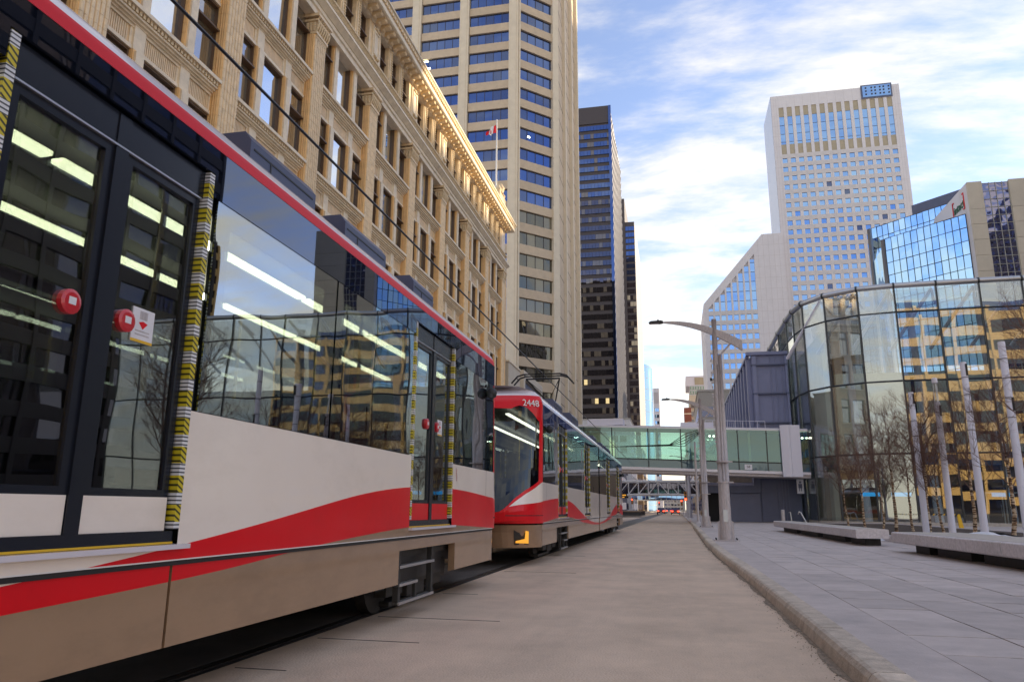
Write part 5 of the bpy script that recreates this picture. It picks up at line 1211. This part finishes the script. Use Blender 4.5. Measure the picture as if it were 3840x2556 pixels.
for i, (x0, x1, y0, y1) in enumerate(((7.1, 7.3, 24, 56), (14, 14.2, 20, 56), (7.1, 14.2, 56, 56.2), (8.4, 14.0, 24.2, 24.5))): obj('edge_stone', MB().box(x0, x1, y0, y1, .131, .46 if i == 3 else .33), M['bench'], pl)
random.seed(77)
for i, (x, y, s, lab) in enumerate(((6.9, 30.4, 1.0, 'white patch of old snow on the paving between the two benches'), (8.6, 24.0, .8, 'small snow heap behind the nearer bench by a thick birch trunk'), (9.3, 21.6, .9, 'snow patch farther right behind the nearer bench'), (8.0, 28, .9, 'flat snow patch on the planter edge beneath the birches'))):
    mb = MB().grid(lambda a, b: (x+s*b*math.cos(a*6.2832)*(1+.25*math.sin(a*17+i)), y+1.7*s*b*math.sin(a*6.2832)*(1+.2*math.sin(a*13)), .13+(.3 if i in (1, 2) else .0)+.16*s*(1-b*b)*(1+.3*math.sin(9*a*b+i))+.004), 20, 6)
    tag(obj('snow_patch', mb, M['snow'], None, org=(x, y, .13), smooth=True), lab, 'snow', 'old snow patches on the plaza')
# ------------------------------------------------------------------ white light masts
for i, (x, y, h, lab) in enumerate(((9.58, 32.8, 5.9, 'white light mast leftmost of the four among the birches'), (10.2, 31.8, 6.3, 'second white light mast with an open lantern of rods near its top'), (10.22, 28.75, 6.35, 'third white light mast from the left, plain with seam rings'), (10.31, 25.7, 6.42, 'white light mast nearest the right edge with a dark slot'))):
    t = thing('light_mast', lab, 'light mast', (x, y, .3), 'white light masts in the planter'); r_ = .105
    if i == 1:
        obj('mast', MB().tube([(x, y, .3), (x, y, h-.95)], [.125, r_], 16), M['steel_pale'], t, smooth=True)
        for k in range(3): a = 2.1*k+.4; obj('lantern_rod', MB().tube([(x+.07*math.cos(a), y+.07*math.sin(a), h-.95), (x+.07*math.cos(a), y+.07*math.sin(a), h-.18)], .016, 6), M['steel'], t)
        obj('cap', MB().tube([(x, y, h-.18), (x, y, h), (x, y, h+.02)], [r_, r_, r_*.8], 16), M['steel_pale'], t)
    else: obj('mast', MB().tube([(x, y, .3), (x, y, h), (x, y, h+.02)], [.125, r_, r_*.85], 16), M['steel_pale'], t, smooth=True)
    for k in range(4): z = h-.55-.62*k-(.8 if i == 1 else 0); obj('seam_ring', MB().tube([(x, y, z), (x, y, z+.018)], r_+.012, 14), M['mullion'], t, org=(x, y, z))
    z = h-.48 if i != 3 else h-2.2
    if i == 1: z = h-1.5
    obj('light_slot', MB().box(x+.02, x+.085, y-.125, y-.06, z, z+.42), M['black'], t)
# ------------------------------------------------------------------ bare birch trees
def birch(seed, H_, thick):
    rnd = random.Random(seed); tk = MB(); cr = MB()
    lean = Vector((rnd.uniform(-.05, .05), rnd.uniform(-.05, .05), 0))
    pts = []; p = Vector((0, 0, 0)); n_ = 12
    for i in range(n_+1):
        pts.append(p.copy()); p = p+Vector((rnd.gauss(0, .025), rnd.gauss(0, .025), 0))*H_*.25+lean*H_/n_+Vector((0, 0, H_*.93/n_))
    tk.tube(pts[:8], [thick*(1-.075*i) for i in range(8)], 9)
    cr.tube(pts[7:], [thick*.42*(1-.18*i) for i in range(n_-6)], 5)
    def grow(p, d, L_, r, lev):
        n2 = 3 if lev < 3 else 2; q = [p.copy()]; dd = d.copy()
        for i in range(n2):
            dd = (dd+Vector((rnd.gauss(0, .13), rnd.gauss(0, .13), rnd.gauss(.04, .08)))).normalized(); q.append(q[-1]+dd*L_/n2)
        cr.tube(q, [r*(1-.55*i/n2) for i in range(n2+1)], 4 if lev < 2 else 3, cap=False)
        if lev >= 4: return
        kids = (6, 5, 4, 3)[lev-1] if lev > 0 else 6
        for k in range(kids):
            f = rnd.uniform(.25, 1.0); i = min(int(f*n2), n2-1); c = q[i].lerp(q[i+1], f*n2-i)
            ax = Vector((rnd.gauss(0, 1), rnd.gauss(0, 1), rnd.gauss(.25, .6))).normalized()
            grow(c, (dd*1.0+ax*.75).normalized(), L_*rnd.uniform(.45, .72), max(r*.5, .0024), lev+1)
    nb = 21
    for k in range(nb):
        f = .33+.64*k/nb; i = min(int(f*n_), n_-1); c = pts[i].lerp(pts[i+1], f*n_-i); a = k*2.4+rnd.uniform(-.4, .4)
        d = Vector((math.cos(a), math.sin(a), rnd.uniform(.75, 1.25))).normalized()
        grow(c, d, H_*(.30-.17*(f-.2))*rnd.uniform(.8, 1.2), thick*.21*(1.1-.6*f)+.003, 1)
    return mesh('trunk', tk, M['bark'], smooth=True), mesh('crown', cr, M['twig'])
bv = [birch(s, h_, t_) for s, h_, t_ in ((1, 4.9, .065), (2, 5.1, .075), (3, 4.7, .06), (4, 5.3, .12), (5, 4.8, .07))]
TR = [(9.55, 46.5, 0, 1.0, 'slim birch farthest left, rising over the far end of the longer bench'), (9.75, 43.5, 1, .95, 'slim birch second from the left behind the longer bench'), (9.8, 40.0, 2, .95, 'pale thin birch behind the near end of the longer bench'), (8.95, 34.6, 1, 1.0, 'birch standing in the gap between the two benches'), (9.9, 35.6, 2, .95, 'orange barked birch just right of the gap between the benches'), (9.72, 33.0, 3, 1.0, 'thickest birch with a broad white trunk before the first light mast'), (10.1, 32.4, 4, .8, 'smallest birch between the thick birch and the second light mast'), (10.3, 29.9, 1, .95, 'birch with a straight orange and white trunk between the second and third masts'), (10.15, 26.4, 4, 1.05, 'birch with a forked low branch right of the third mast'), (9.5, 20.2, 3, 1.12, 'birch at the right edge, only its hanging twigs inside the picture')]
for i, (x, y, v, s, lab) in enumerate(TR):
    t = thing('birch_tree', lab, 'tree', (x, y, .28), 'bare birch trees in the planter')
    for nm, me in zip(('trunk', 'crown'), bv[v]):
        o = bpy.data.objects.new(nm, me); C.objects.link(o); o.parent = t; o.scale = (s, s, s); o.rotation_euler = (0, 0, i*1.7)
# yellow and black height barrier by the pavilion doors
hbz = thing('height_barrier', 'yellow and black striped barrier bar before the pavilion doors', 'barrier', (16, 50, .13))
obj('post', MB().prism([(16.45, .13), (16.7, .13), (16.55, 1.0), (16.4, 1.0)], 'y', 50, 50.12), M['yellow'], hbz)
for k in range(14): obj('stripe', MB().prism([(14.5+.14*k, .92), (14.57+.14*k, .92), (14.64+.14*k, 1.02), (14.57+.14*k, 1.02)], 'y', 50, 50.06), M['yellow'] if k % 2 == 0 else M['black'], hbz)
# ------------------------------------------------------------------ towers outside the view: sandstone one seen in the glass, others block the sun
def tower(name, label, x0, x1, y0, y1, h, m1, m2, step=3.9):
    t = thing(name, label, 'building', ((x0+x1)/2, (y0+y1)/2, 0)); obj('core', MB().box(x0, x1, y0, y1, 0, h), M[m2], t); mb = MB()
    for k in range(int(h/step)): z = 2.6+step*k; mb.box(x0-.25, x1+.25, y0-.25, y1+.25, z, z+1.7)
    stuff(obj('floor_bands', mb, M[m1], t)); mb = MB(); n_ = int((y1-y0)/6)
    for k in range(n_+1): mb.box(x0-.4, x0-.26, y0+(y1-y0)*k/n_-.3, y0+(y1-y0)*k/n_+.3, 0, h)
    n_ = int((x1-x0)/6)
    for k in range(n_+1): mb.box(x0+(x1-x0)*k/n_-.3, x0+(x1-x0)*k/n_+.3, y0-.4, y0-.26, 0, h).box(x0+(x1-x0)*k/n_-.3, x0+(x1-x0)*k/n_+.3, y1+.26, y1+.4, 0, h)
    stuff(obj('piers', mb, M[m1], t)); obj('roof', MB().box(x0, x1, y0, y1, h, h+1), M[m2], t); return t
tower('sun_block_tower', 'unseen dark bronze office tower right of the camera, shaped to block the sun', 64, 112, 48, 97, 57, 'bronze', 'bronze_glass')  # out of view, sized and placed to keep sun off the street
tower('sun_block_podium', 'unseen sandstone block added right of the pavilion to shade the store front', 105, 140, 119, 156, 65, 'sand', 'bronze_glass')  # added out of view to keep sun off the lower store front
tower('sun_block_tower', 'unseen tan tower added far to the right to shade the tan tower', 300, 345, 335, 405, 216, 'tan_a', 'blue_glass')  # added out of view to keep sun off the tan tower's side
tower('sandstone_office', 'sandstone office building behind the camera', 28, 84, -62, -34, 40, 'sand', 'blue_glass')
